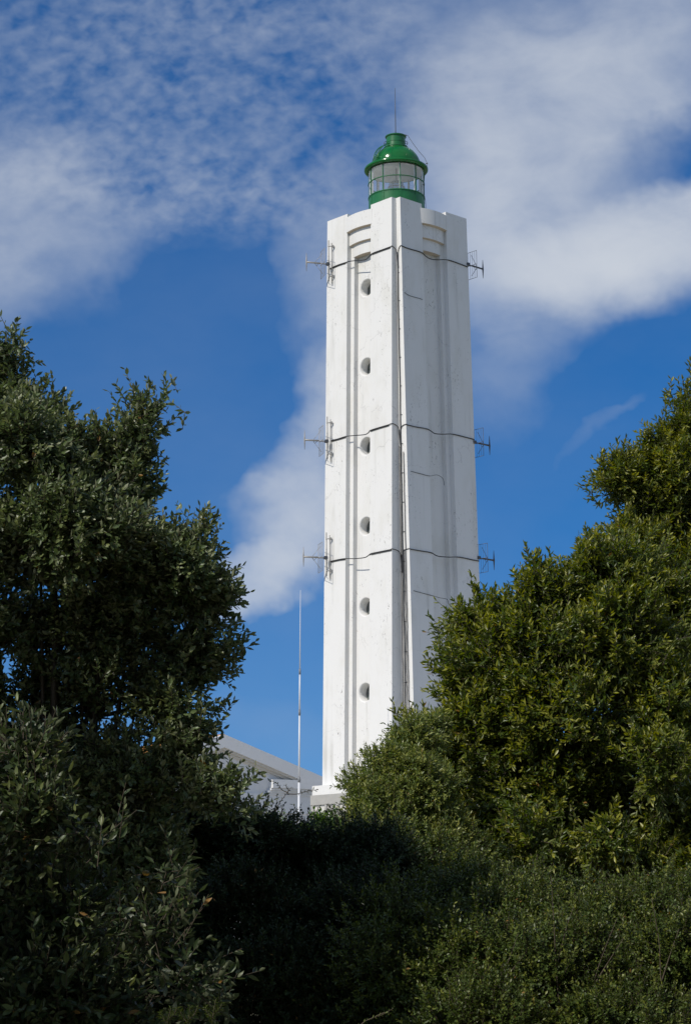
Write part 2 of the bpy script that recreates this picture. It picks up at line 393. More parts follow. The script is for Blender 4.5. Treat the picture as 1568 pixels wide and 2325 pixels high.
# panel of the left face with its round openings
RH, RI, DEP = .54, .47, .58
holes = [z_axis(y, 0, -(2.6)) for y in HOLE_Y]
def pan(l, z, ins=0.0): return (l, -(A_(z)-D1-D2-ins), z)
zc = sorted(holes); zprev = Z_SH0; NS = 40
for hz in zc + [None]:
    zlo = zprev; zhi = (hz - .66) if hz is not None else Z_FLOOR
    shaft.add([pan(-R1, zlo), pan(R1, zlo), pan(R1, zhi), pan(-R1, zhi)], [(0, 1, 2, 3)])
    if hz is None: break
    outer = []; c1 = []; c2 = []; c3 = []
    for q in range(NS):
        a = 2*math.pi*(q+.5)/NS; ca, sa = math.cos(a), math.sin(a)
        s_ = min(R1/max(abs(ca), 1e-6), .66/max(abs(sa), 1e-6))
        outer.append(pan(ca*s_, hz+sa*s_)); c1.append(pan(ca*RH, hz+sa*RH)); c2.append(pan(ca*RI, hz+sa*RI, .06)); c3.append(pan(ca*RI, hz+sa*RI, DEP))
    # exact corners
    vs = outer + c1 + c2 + c3
    fs = [(q, (q+1) % NS, NS+(q+1) % NS, NS+q) for q in range(NS)]
    shaft.add(vs, fs)
    n0 = len(shaft.v) - 4*NS
    for b in (1, 2):
        for q in range(NS):
            shaft.f.append((n0+b*NS+q, n0+b*NS+(q+1) % NS, n0+(b+1)*NS+(q+1) % NS, n0+(b+1)*NS+q)); shaft.sm.append(True)
    for sx in (-1, 1):                   # the corners the ring leaves open
        for sz in (-1, 1):
            cand = [o for o in outer if o[0]*sx > 0 and (o[2]-hz)*sz > 0]
            ex = max(cand, key=lambda o: (abs(o[0]) >= R1-1e-6, abs(o[2]-hz))); ez = max(cand, key=lambda o: (abs(o[2]-hz) >= .66-1e-6, abs(o[0])))
            shaft.add([ex, pan(sx*R1, hz+sz*.66), ez], [(0, 1, 2) if sx*sz > 0 else (2, 1, 0)])
    zprev = hz + .66
# gallery floor and the corner piers that rise past it
a, w = A_(Z_FLOOR), w_(Z_FLOOR)
poly = [rot4(p, k) for k in range(4) for p in side(Z_FLOOR)]
shaft.add([(*p, Z_FLOOR) for p in poly], [tuple(range(len(poly)))])
for k in range(4):
    def cp(z):
        a, w = A_(z), w_(z); t = a - .62
        return [rot4(p, k) for p in ((R0, a), (w, a), (w, w))] + [rot4(p, (k+1) % 4) for p in ((-w, a), (-R0, a), (-R0, t))] + [rot4((t, t), k)] + [rot4((R0, t), k)]
    lo, hi = cp(Z_FLOOR), cp(Z_TOP); n = len(lo)
    shaft.add([(*p, Z_FLOOR) for p in lo] + [(*p, Z_TOP) for p in hi], [(i, (i+1) % n, n+(i+1) % n, n+i) for i in range(n)] + [tuple(range(n, 2*n))])
shaft.build('shaft', M_WHITE, tower)

# curved gallery parapets, three tiers stepping inwards as they go down
ZT = [Z_TOP-.25, Z_TOP-1.12, Z_TOP-1.88, Z_TOP-2.58]
RT = [3.14, 2.95, 2.80]
for k in range(4):
    gal = MB(); sof = MB(); ac = -math.pi/2 + k*math.pi/2
    for i, r in enumerate(RT):
        zt, zb = ZT[i], ZT[i+1]
        half = math.asin(1.06/r) if i == 0 else math.asin((R0-.004)/r)
        prof = [(r, zb), (r, zt)] + ([(r-.24, zt), (r-.24, Z_FLOOR)] if i == 0 else [])
        gal.lathe(prof, 20, a0=ac-half, a1=ac+half)
        for e in (-1, 1):                # closed ends
            an = ac + e*half; ca, sa = math.cos(an), math.sin(an)
            gal.add([(q*ca, q*sa, z) for q, z in ((r, zb), (r, zt), (r-.24, zt), (r-.24, zb))], [(0, 1, 2, 3)])
        rin = RT[i+1] if i < 2 else 2.2
        sof.lathe([(r, zb), (rin, zb - (.05 if i < 2 else 0))], 20, a0=ac-half, a1=ac+half)
    go = gal.build('gallery_parapet', M_WHITE, tower, 40); sof.build('soffit', M_SOFFIT, go)

for hz in holes:
    f = MB(); ring = lambda r, d: [pan(r*math.cos(2*math.pi*q/36), hz + r*math.sin(2*math.pi*q/36), d) for q in range(36)]
    rs = ring(RI-.002, DEP-.05) + ring(RI-.05, DEP-.06) + ring(RI-.06, DEP-.01)
    f.add(rs, [(b*36+q, b*36+(q+1) % 36, (b+1)*36+(q+1) % 36, (b+1)*36+q) for b in (0, 1) for q in range(36)])
    f.tube([pan(-.43, hz, DEP-.02), pan(.43, hz, DEP-.02)], .016, 6)
    fo = f.build('porthole_frame', M_FRAME, tower)
    p_ = MB(); p_.add(ring(RI-.004, DEP-.005), [tuple(range(36))]); p_.build('pane', M_PANE, fo)

# plinth: the stepped plan again, set out from the shaft
def plus(o, l):
    A, w = A_(Z_LEDGE) + o, w_(Z_LEDGE) + l
    return [rot4(p, k) for k in range(4) for p in ((-w, A), (w, A), (w, w))]
pl = MB(); pl.prism(plus(.40, .36), Z_LEDGE, Z_LEDGE + .50); pl.build('plinth_step', M_WHITE, tower)
pb = MB(); pb.prism(plus(.46, .44), Z_LEDGE - .52, Z_LEDGE)
AB, WB = A_(Z_LEDGE), w_(Z_LEDGE)
for k in range(4):
    for l, wd in ((-WB-.30, .22), (-WB+.75, .16), (-1.0, .22), (1.0, .22), (WB-.75, .16), (WB+.30, .22)):
        x, y = rot4((l, AB + .40), k); sw = (wd, .10) if k % 2 == 0 else (.10, wd)
        pb.box((x, y, (Z_LEDGE-.52)/2), (*sw, Z_LEDGE-.52))
pb.build('base_band', M_STONE, tower)
pp = MB(); pp.prism(plus(.37, .36), 0, Z_LEDGE - .52); pp.build('base_wall', M_PANEL, tower)

# ---- lantern
Z_GB, Z_GT = z_axis(z1(928)), z_axis(z1(722))
RL = 1.585
lan = MB(); lan.lathe([(RL, Z_FLOOR - .02), (RL, Z_GB - .06), (RL + .03, Z_GB - .05), (RL + .03, Z_GB), (RL - .1, Z_GB)], 64)
bars = [R_(8 + 36*q) for q in range(10)]
vx = w2loc(Vector((0, 0, 0))); va = math.atan2(vx.y, vx.x)       # azimuth of the viewer from the axis
for q, b in enumerate(bars):             # lapped, riveted plate joints
    an = va + b; t = Vector((-math.sin(an), math.cos(an), 0)); r = Vector((math.cos(an), math.sin(an), 0))
    M = Matrix((t, r, Vector((0, 0, 1)))).transposed()
    lan.box(r*(RL+.004) + Vector((0, 0, (Z_FLOOR + Z_GB - .08)/2)), (.12, .02, Z_GB - .08 - Z_FLOOR), M)
    for z in np.linspace(Z_GB-.16, Z_FLOOR+.2, 8):
        for e in (-.04, .04): lan.box(r*(RL+.022) + t*e + Vector((0, 0, z)), (.02, .02, .02), M)
for q in range(70):
    an = 2*math.pi*q/70; r = Vector((math.cos(an), math.sin(an), 0)); t = Vector((-math.sin(an), math.cos(an), 0))
    lan.box(r*(RL+.006) + Vector((0, 0, Z_GB-.11)), (.025, .02, .022), Matrix((t, r, Vector((0, 0, 1)))).transposed())
lantern = lan.build('lantern', M_GREEN2, tower, 40)
gb = MB()
for b in bars:
    an = va + b; r = Vector((math.cos(an), math.sin(an), 0)); t = Vector((-math.sin(an), math.cos(an), 0))
    gb.box(r*RL + Vector((0, 0, (Z_GB+Z_GT)/2)), (.038, .06, Z_GT-Z_GB-.002), Matrix((t, r, Vector((0, 0, 1)))).transposed())
zm = (Z_GB+Z_GT)/2
gb.lathe([(RL-.03, zm-.017), (RL+.03, zm-.017), (RL+.03, zm+.017), (RL-.03, zm+.017), (RL-.03, zm-.017)], 64)
gb.build('glazing_bars', M_GREEN2, lantern, 40)
m_inner = plain('inner_white', (.75, .75, .73), .5)
for b in bars:                           # white inner posts behind the bars
    wi = MB()
    an = va + b; r = Vector((math.cos(an), math.sin(an), 0)); t = Vector((-math.sin(an), math.cos(an), 0))
    wi.box(r*(RL-.085) + Vector((0, 0, (Z_GB+Z_GT)/2)), (.075, .09, Z_GT-Z_GB-.004), Matrix((t, r, Vector((0, 0, 1)))).transposed())
    wi.build('inner_post', m_inner, lantern)
fl = MB(); fl.lathe([(RL-.12, Z_GB-.10), (.001, Z_GB-.10)], 48); fl.build('bounce_disc', m_inner, lantern)  # unseen white disc, added to bounce sun up onto the ceiling
gl = MB(); gl.lathe([(RL-.005, Z_GB), (RL-.005, Z_GT)], 60); gl.build('lantern_glass', M_GLASS, lantern)
ce = MB(); ce.lathe([(RL-.03, Z_GT-.06), (RL-.2, Z_GT-.02), (.9, Z_GT+.12), (0.001, Z_GT+.3)], 48); ce.build('lantern_ceiling', M_CEIL, lantern)
dz = lambda q: z_axis(z1(q))
dome = MB()
z0d = dz(696); RD = 1.42
prof = [(RL-.02, dz(720)), (1.70, dz(724)), (1.78, dz(722)), (1.82, dz(715)), (1.825, dz(707)), (1.80, dz(701)), (1.74, dz(700)), (1.70, dz(703)), (1.55, dz(700)), (1.46, dz(696))]
prof += [(RD*math.cos(R_(q)), z0d + .03 + RD*.90*math.sin(R_(q))) for q in range(0, 66, 5)]
dome.lathe(prof, 72)
for q in range(10):                      # seams of the roof plates
    an = va + bars[q] + R_(18)
    dome.tube([(r*math.cos(an), r*math.sin(an), z+.004) for r, z in prof[10:]], .010, 5)
dome.build('dome', M_GREEN, lantern, 50)
ch = MB(); zb, zt = z0d + .03 + RD*.9*math.sin(R_(65)), dz(449)
ch.lathe([(.70, zb-.02), (.70, zb+.05), (.60, zb+.08), (.555, zb+.1), (.545, zt-.42), (.56, zt-.42), (.56, zt-.38), (.545, zt-.38), (.545, zt-.09), (.60, zt-.05), (.605, zt), (.56, zt+.02), (.3, zt+.05), (.001, zt+.06)], 40)
ch.build('vent_cap', M_GREEN2, lantern, 35)
for s_ in (-1, 1):
    hd = MB()
    an = va + s_*R_(78); r = Vector((math.cos(an), math.sin(an), 0))
    zc_ = zb + .28
    hd.tube([r*.55 + Vector((0, 0, zc_-.14))] + [r*(.56 + .13*math.cos(R_(q))) + Vector((0, 0, zc_ + .13*math.sin(R_(q)))) for q in range(-80, 81, 20)] + [r*.55 + Vector((0, 0, zc_+.14))], .016, 6)
    hd.bar(r*.55 + Vector((0, 0, zc_)), r*.69 + Vector((0, 0, zc_)), .012)
    hd.build('handle', M_DARK, lantern)
ld = MB()                                # ladder bent over the dome
la = va - R_(50)
lp = [((RD+.07)*math.cos(R_(q)), z0d + .05 + (RD+.07)*.9*math.sin(R_(q))) for q in range(4, 68, 7)]
for e in (-.19, .19):
    t = Vector((-math.sin(la), math.cos(la), 0)); r = Vector((math.cos(la), math.sin(la), 0))
    ld.tube([r*(p+.03) + t*e + Vector((0, 0, z+.05)) for p, z in lp], .026, 6)
for q in range(1, 13):
    f_ = q/13*(len(lp)-1); i0 = int(f_); u_ = f_-i0; p = lp[i0][0]*(1-u_)+lp[i0+1][0]*u_; z = lp[i0][1]*(1-u_)+lp[i0+1][1]*u_
    ld.bar(r*(p+.03) - t*.19 + Vector((0, 0, z+.05)), r*(p+.03) + t*.19 + Vector((0, 0, z+.05)), .013)
ld.build('ladder', M_GREEN2, lantern)
rd = MB(); zr = z_axis(z1(70)); rd.tube([(0, 0, zt+.05), (0, 0, zt+.4), (0, 0, (zt+zr)/2), (0, 0, zr)], [.03, .026, .022, .012], 8)
rd.tube([(0, 0, zt+.02), (0, 0, zt+.13)], .06, 8)
rd.build('lightning_rod', M_DARK, lantern)
ew = MB()                                # earth wire: cap, eave, gallery
ea = va + R_(72); r = Vector((math.cos(ea), math.sin(ea), 0)); Zv = lambda z: Vector((0, 0, z))
ew.tube([Zv(zt+.1), r*.3 + Zv(zt+.1), r*.58 + Zv(zt+.05), r*.72 + Zv(zt-.02), r*1.0 + Zv(zt-.5), r*1.35 + Zv(zt-1.05), r*1.7 + Zv(zt-1.5), r*1.86 + Zv(dz(690)), r*1.84 + Zv(dz(720)),
         r*1.70 + Zv(dz(770)), r*1.64 + Zv(dz(850)), r*1.66 + Zv(dz(930)), r*1.72 + Zv(dz(990)), r*1.78 + Zv(Z_FLOOR+.1)], .014, 5)
for rr, z in ((1.83, dz(690)), (1.62, dz(850)), (.6, zt-.02)): ew.bar(r*(rr-.06) + Zv(z), r*(rr+.06) + Zv(z), .025)
ew.build('earth_wire', M_DARK, lantern)
op = MB()
zo0, zo1 = Z_GB - .15, Z_GB + .62
op.lathe([(.46 + .05*math.sin(math.pi*q/24) + (.016 if q % 2 else 0), zo0 + (zo1-zo0)*q/24) for q in range(25)], 40)
op.lathe([(.46*math.cos(R_(q)) + (.014 if (q//9) % 2 else 0), zo1 + .46*math.sin(R_(q))) for q in range(0, 82, 9)], 40)
optic = op.build('optic', M_OPTIC, lantern)
of = MB()
for q in range(6):
    an = q*math.pi/3 + .3; of.tube([(.47*math.cos(an), .47*math.sin(an), zo0), (.51*math.cos(an), .51*math.sin(an), (zo0+zo1)/2), (.47*math.cos(an), .47*math.sin(an), zo1)], .014, 5)
of.lathe([(.40, zo0-.02), (.52, zo0-.02), (.52, zo0+.03), (.40, zo0+.03)], 32); of.lathe([(.40, zo1-.02), (.49, zo1-.02), (.49, zo1+.02), (.40, zo1+.02)], 32)
of.tube([(0, 0, Z_FLOOR), (0, 0, zo0)], .2, 16); of.tube([(0, 0, zo1+.46), (0, 0, Z_GT+.2)], .03, 8)
of.build('optic_frame', M_STEEL, lantern)
bu = MB(); bu.lathe([(.001, zo0+.28), (.06, zo0+.3), (.10, zo0+.5), (.10, zo0+.62), (.06, zo0+.74), (.001, zo0+.78)], 20); bu.build('lamp_bulb', M_BULB, lantern)

# ---------------------------------------------------------------- cables on the tower (top-level: they are fixed to it, not part of it)
def zoom3(x, y): return (820 + x/2.584)/1.2245, (800 + y/2.584)/1.2245
def zoom1(x, y): return (820 + x/2.8)/1.2245, (220 + y/2.8)/1.2245
def smooth(pts, n=5):
    pts = [Vector(p) for p in pts]; out = []
    for i in range(len(pts)-1):
        p0, p1, p2, p3 = pts[max(i-1, 0)], pts[i], pts[i+1], pts[min(i+2, len(pts)-1)]
        for k in range(n):
            t = k/n; out.append(.5*((2*p1) + (p2-p0)*t + (2*p0-5*p1+4*p2-p3)*t*t + (3*p1-p0-3*p2+p3)*t**3))
    out.append(pts[-1]); return out
def cable(paths, label, r=.03, group=None):
    mb = MB(); cen = loc2w(0, 0, 0)
    for pts, rr in paths:
        mb.tube([loc2w(*p) for p in smooth(pts)], rr, 6)
    o = mb.build('cable', M_CABLE); tag(o, label, 'cable', group); return o
def on(face, pts, conv, off=.035): return [face_pt(*conv(x, y), face, off) for x, y in pts]
G_C = 'black cables fixed along the tower faces'
rings_ = [('top', zoom1,
   [(272, 1474), (330, 1448), (390, 1428), (440, 1416), (540, 1407), (572, 1385), (600, 1357), (660, 1334), (738, 1306)],
   [(830, 1298), (880, 1318), (980, 1348), (1015, 1378), (1055, 1400), (1110, 1406), (1190, 1408), (1300, 1445), (1342, 1462)], (1320, 1300)),
 ('middle', zoom3,
   [(258, 1098), (310, 1085), (365, 1068), (420, 1062), (500, 1055), (528, 1040), (540, 1025), (600, 1005), (672, 984)],
   [(800, 984), (860, 998), (945, 1014), (975, 1030), (1005, 1048), (1060, 1052), (1130, 1052), (1240, 1078), (1285, 1090)], (980, 985)),
 ('lower', zoom3,
   [(254, 1966), (310, 1953), (360, 1946), (430, 1946), (500, 1938), (528, 1922), (545, 1910), (600, 1898), (690, 1880)],
   [(828, 1878), (900, 1890), (975, 1903), (1005, 1920), (1035, 1930), (1100, 1935), (1180, 1936), (1280, 1956), (1320, 1963)], (1880, 1885))]
def notch_pt(z, da, db):                 # in the re-entrant front corner; da, db = clear of its two walls
    w = w_(z); return Vector((w + da, -(w + db), z))
NTCH = []
for nm, cv, Lp, Rp, _ in rings_:
    lp_, rp_ = on('L', Lp, cv), on('R', Rp, cv)
    zl, zr_ = lp_[-1].z, rp_[0].z
    cable([(lp_, .026), ([p + Vector((0, 0, -.045)) for p in lp_[:3]], .016), ([p + Vector((0, 0, -.05)) for p in lp_[-3:]], .016),
           ([lp_[-1], Vector((w_(zl)+.02, -(A_(zl)+.02), zl+.03)), Vector((w_(zl)+.03, -(w_(zl)+.25), zl-.02)), notch_pt(zl-.25, .10, .12), notch_pt(zl-1.1, .12, .05)], .02)],
          {'top': 'black cable crossing the sunlit face just below the curved parapet', 'middle': 'black cable crossing the sunlit face just above the third round window from the top',
           'lower': 'black cable crossing the sunlit face between the fourth and fifth round windows'}[nm], group=G_C)
    cable([(rp_, .027), ([rp_[0], Vector((A_(zr_)+.02, -(w_(zr_)+.02), zr_+.03)), Vector((w_(zr_)+.25, -(w_(zr_)+.03), zr_-.02)), notch_pt(zr_-.35, .14, .06), notch_pt(zr_-1.2, .14, .05)], .02)],
          {'top': 'black cable crossing the shaded face just below the curved parapet', 'middle': 'black cable crossing the shaded face halfway up between the middle aerials',
           'lower': 'black cable crossing the shaded face just above the treetops'}[nm], group=G_C)
for cv, pts, lab in ((zoom1, [(822, 1655), (850, 1660), (890, 1685), (960, 1705), (990, 1715)], 'thin wire stub on the shaded face below the top cable'),
                (zoom3, [(770, 1308), (830, 1318), (900, 1336), (965, 1352), (1020, 1345), (1060, 1372), (1070, 1420)], 'thin wire stub on the shaded face below the middle cable'),
                (zoom3, [(775, 2180), (850, 2176), (900, 2190), (985, 2212), (1040, 2228), (1090, 2238), (1100, 2270)], 'thin wire stub on the shaded face below the lowest cable')):
    cable([(on('R', pts, cv, .02)[1:], .013)], lab, group=G_C)
zt_, zb_ = z_axis(z1(1320), 2.8, -2.8), Z_LEDGE + .8
vb = MB()
for k, (zs_, da, db, rr) in enumerate(((zt_-.6, .18, .05, .028), (z_axis(zoom3(0, 1130)[1], 2.8, -2.8), .08, .05, .02), (z_axis(zoom3(0, 1880)[1], 2.8, -2.8), .28, .05, .02), (z_axis(zoom3(0, 1180)[1], 2.8, -2.8), .38, .05, .022))):
    n = 40; pts = []
    for i in range(n+1):
        z = zs_ + (zb_-zs_)*i/n; sp = (A_(z)-w_(z))/.6
        pts.append(loc2w(*notch_pt(z, da*sp + random.uniform(-.012, .012), db + random.uniform(0, .012))))
    vb.tube(pts, rr, 6)
for z in np.arange(zb_, zt_, 1.6):
    sp = (A_(z)-w_(z))/.6; vb.bar(loc2w(*notch_pt(z, .12*sp, .02)), loc2w(*notch_pt(z, .30*sp, .02)), .014)
tag(vb.build('cable_bundle', M_CABLE), 'bundle of black cables running down the front corner recess', 'cable bundle')

# ---------------------------------------------------------------- aerials
def aerial(base, bdir, mount, label):
    """base: world point of the clamp; bdir: horizontal direction of the boom"""
    z = Vector((0, 0, 1)); rz = math.atan2(bdir.y, bdir.x)
    e = empty('aerial', base, rz); tag(e, label, 'aerial', 'aerials clamped to the tower corners')
    m = M_STEEL if mount else M_DARK
    b = MB(); b.bar((-.05, 0, 0), (.45, 0, 0), .028, 8); b.tube([(.42, 0, 0), (1.22, 0, 0)], .05, 8)
    b.build('boom', m, e)
    d = MB(); d.tube([(1.22, 0, -.55), (1.22, 0, -.1), (1.22, 0, 0), (1.22, 0, .1), (1.22, 0, .55)], [.010, .04, .05, .04, .010], 8); d.build('dipole', m, e)
    r = MB(); gx, hw, hh = .27, .42, .79
    r.tube([(gx, -hw, -hh), (gx, hw, -hh)], .013, 5); r.tube([(gx, -hw, hh), (gx, hw, hh)], .013, 5)
    for y in np.linspace(-hw, hw, 6): r.tube([(gx, y, -hh), (gx, y, hh)], .013 if abs(y) > hw-.01 else .0065, 5)
    r.tube([(gx, -hw, 0), (gx, hw, 0)], .014, 5)
    r.build('reflector', m, e)
    for s_ in (-1, 1):
        k = MB(); k.bar((.72, 0, .04*s_), (gx, 0, .62*s_), .012); k.build('brace', m, e)
    c = MB(); c.box((-.03, 0, 0), (.18, .2, .16)); c.tube([(.72, 0, -.05), (.66, .02, -.16), (.58, .02, -.12), (.5, .02, -.02), (.1, .03, -.06), (-.05, .05, -.12)], .012, 5); c.build('clamp', M_DARK, e)
    if mount:
        inv = Matrix.Rotation(-rz, 4, 'Z'); nl = inv @ Vector((-sT, -cT, 0)); nr = inv @ Vector((cT, -sT, 0))
        p = MB(); p.tube([(-.08, 0, -1.0), (-.08, 0, 1.4)], .034, 8); p.build('mounting_pole', M_STEEL, e)
        q = MB(); o = Vector((-.08, 0, 0)) - nl*.14 + nr*.11
        q.tube([o + Vector((0, 0, -1.15)), o + Vector((0, 0, 1.25))], .026, 8)
        for zz in (-.72, 1.05):
            q.bar(Vector((-.08, 0, zz)) + nl*.05, Vector((-.08, 0, zz)) - nl*.2 + nr*.16, .028); q.box(Vector((-.08, 0, zz)) - nl*.17 + nr*.16, (.1, .1, .12))
        q.build('wall_rail', M_STEEL, e)
    return e
bL = Vector((-math.cos(R_(17)), -math.sin(R_(17)), 0))
for (x, y), lab in zip((zoom1(262, 1440), zoom3(232, 1103), zoom3(226, 1940)),
        ('grey aerial on the sunlit edge of the tower, the topmost, beside the parapet', 'grey aerial on the sunlit edge of the tower, the one at mid height', 'grey aerial on the sunlit edge of the tower, the lowest, above the whip mast')):
    p = face_pt(x, y, 'L', .25); aerial(loc2w(*p) + bL*.08, bL, True, lab)
bR = Vector((sT, cT, 0))
for (x, y), lab in zip((zoom1(1347, 1452), zoom3(1289, 1120), zoom3(1322, 1950)),
        ('dark aerial on the shaded edge of the tower, the topmost, below the parapet', 'dark aerial on the shaded edge of the tower, the one at mid height', 'dark aerial on the shaded edge of the tower, the lowest, just above the treetops')):
    h = z_axis(y, 2.75, 2.7); aa = A_(h)
    aerial(loc2w(aa-.02, w_(h)+.02, h), bR, False, lab)

# ---------------------------------------------------------------- house with the gable
def zoom5(x, y): return (540 + x/3.92)/1.2245, (2000 + y/3.92)/1.2245
HY = 116.0
apex = at(*zoom5(293, 197), HY)
hang = R_(-42)                           # the gable faces right of the viewer, like the tower's shaded face
house = empty('house', (apex.x, HY, 0), hang)
tag(house, 'white gabled house with a moulded cornice and orange tile roof behind the left tree', 'house')
# local: x along the gable (to the right and away), y into the house (left and away)

hx = Vector((math.sin(R_(54)), math.cos(R_(54)), 0))
house.rotation_euler.z = math.atan2(hx.y, hx.x)
def hz_of(px, py, u):                    # height of a point u metres along the gable seen at photo row
    P = Vector((apex.x, HY, 0)) + hx*u
    d = at(px, py, P.y); return d.z
def hu_of(px):                           # along-gable distance for a photo column (row ~1760)
    lo, hi = -20., 20.
    for _ in range(50):
        m = (lo+hi)/2; P = Vector((apex.x, HY, 0)) + hx*m
        if P.x/P.y < ray(px, 1760).x/ray(px, 1760).y: lo = m
        else: hi = m
    return (lo+hi)/2
xe, ye = zoom5(1392, 672); ue = hu_of(xe); ze = hz_of(xe, ye, ue); za = apex.z
sl_ = (za - ze)/ue
xw = zoom5(1262, 900)[0]; uw = hu_of(xw)
hL = 14.0
th = .62                                 # depth of the raking fascia
wall = MB()
zr0 = za - th
wall.add([(-uw, 0, 0), (uw, 0, 0), (uw, 0, zr0 - sl_*uw), (0, 0, zr0), (-uw, 0, zr0 - sl_*uw)] + [(-uw, hL, 0), (uw, hL, 0), (uw, hL, zr0 - sl_*uw), (0, hL, zr0), (-uw, hL, zr0 - sl_*uw)],
         [(0, 1, 2, 3, 4), (9, 8, 7, 6, 5), (0, 5, 6, 1), (1, 6, 7, 2), (4, 9, 5, 0)])
wall.build('wall', M_HOUSE, house)
fas = MB(); pr = -.42
def rake(mb, d0, d1, y0, y1, u0, u1):    # a moulding following the slope, between two depths below the roof line
    for s_ in (-1, 1):
        vs = []
        for y in (y0, y1):
            for u in (u0, u1):
                vs += [(s_*u, y, za - sl_*u - d0), (s_*u, y, za - sl_*u - d1)]
        fs = [(0, 1, 3, 2), (4, 6, 7, 5), (0, 2, 6, 4), (1, 5, 7, 3), (2, 3, 7, 6)]
        mb.add(vs, fs)
rake(fas, -.14, .60, pr, .1, 0, ue)
fas.build('raking_fascia', M_HOUSE, house)
mo = MB(); rake(mo, .603, .74, pr*.72, .1, 0, ue*.86); rake(mo, .743, .88, pr*.4, .1, 0, ue*.8); 
mo.build('moulding', M_HOUSE2, house)
cr_ = MB(); uc = hu_of(zoom5(812, 700)[0])
zct, zcb = hz_of(*zoom5(1100, 668), hu_of(zoom5(1100, 668)[0])), hz_of(*zoom5(1100, 762), hu_of(zoom5(1100, 762)[0]))
for s_ in (-1, 1):
    cr_ = MB(); a_, b_ = sorted((s_*uc, s_*(ue-.003)))
    cr_.box(((a_+b_)/2, (pr*1.04+.1)/2, (zct+zcb)/2), (b_-a_, .1-pr*1.04, zct-zcb))
    cr_.build('cornice_return', M_HOUSE, house)
for s_ in (-1, 1):
    cm = MB()
    for k, (q, dd) in enumerate(((.06, .78), (.3, .55), (.5, .36))):
        a_, b_ = sorted((s_*(uc - .12*k - .05), s_*(ue - .18*(k+1))))
        cm.box(((a_+b_)/2, (pr*dd+.1)/2, zcb - .07 - .13*k), (b_-a_, .1-pr*dd, .126))
    cm.build('cornice_moulding', M_HOUSE, house)
fr = MB(); zf0, zf1 = hz_of(*zoom5(1100, 815), hu_of(zoom5(1100, 1)[0])), hz_of(*zoom5(1100, 1020), hu_of(zoom5(1100, 1)[0]))
fr.box((0, .04, (zf0+zf1)/2-.04), (2*uw + .12, .26, zf0-zf1)); fr.build('frieze', M_HOUSE, house)
rf = MB()
m_tile, t_, p_ = newmat('orange_tiles')
cc = t_.nodes.new('ShaderNodeTexCoord'); nn = t_.nodes.new('ShaderNodeTexNoise'); nn.inputs['Scale'].default_value = 5; nn.inputs['Detail'].default_value = 8; t_.links.new(cc.outputs['Object'], nn.inputs['Vector'])
rr_ = t_.nodes.new('ShaderNodeValToRGB'); t_.links.new(nn.outputs['Fac'], rr_.inputs[0]); rr_.color_ramp.elements[0].position = .35; rr_.color_ramp.elements[0].color = (.30, .10, .035, 1); rr_.color_ramp.elements[1].position = .65; rr_.color_ramp.elements[1].color = (.55, .28, .06, 1)
t_.links.new(rr_.outputs[0], p_.inputs['Base Color']); p_.inputs['Roughness'].default_value = .85
for s_ in (-1, 1):
    nrow = int((hL+.3)/.2)
    vs = []; fs = []
    U_ = [0, ue*.5, ue + .06]
    segs = nrow*6
    for i in range(segs+1):
        y = pr + .12 + i*.2/6; hgt = .035*math.sin(2*math.pi*i/6) + .07
        for u in U_: vs.append((s_*u, y, za - sl_*u + hgt))
    for i in range(segs):
        for j in range(2):
            q = (i*3+j, i*3+j+1, (i+1)*3+j+1, (i+1)*3+j); fs.append(q if s_ > 0 else q[::-1])
    rf.add(vs, fs, True)
    for i in range(nrow): rf.tube([(s_*(ue-.25), pr+.12+.2*i+.05, za-sl_*(ue-.25)+.07), (s_*(ue+.09), pr+.12+.2*i+.05, za-sl_*(ue+.09)+.07)], .09, 8)
rf.tube([(0, pr+.12, za+.09), (0, hL, za+.09)], .10, 8)
rf.build('roof', m_tile, house)

# whip mast in front of the house
mp0, mp1 = at(676, 1900, 100), at(682, 1340, 100)
mm = MB(); jn = [0, .18, .44, .66, 1.0]; b0 = Vector((mp0.x - .004*mp0.z, 100, 0)); tp = mp1
pt = lambda z: b0 + (Vector((mp1.x, 100, mp1.z)) - b0)*(z/mp1.z)
zz = [0, at(677, 1770, 100).z, at(678, 1618, 100).z, at(679.5, 1525, 100).z, mp1.z]
mast = empty('whip_mast', b0); tag(mast, 'thin white whip mast standing between the house and the lighthouse', 'mast')
for i, (r0, r1) in enumerate(((.058, .055), (.045, .042), (.042, .036), (.03, .010))):
    q = MB(); q.tube([pt(zz[i]) - b0, pt(zz[i+1]) - b0], [r0, r1], 8); q.build('mast_section', M_MAST, mast)
for i in (1, 2, 3):
    q = MB(); c_ = pt(zz[i]) - b0; q.tube([c_ - Vector((0, 0, .14)), c_ + Vector((0, 0, .14))], [.062, .056, .048][i-1], 8); q.build('joint', M_JOINT, mast)

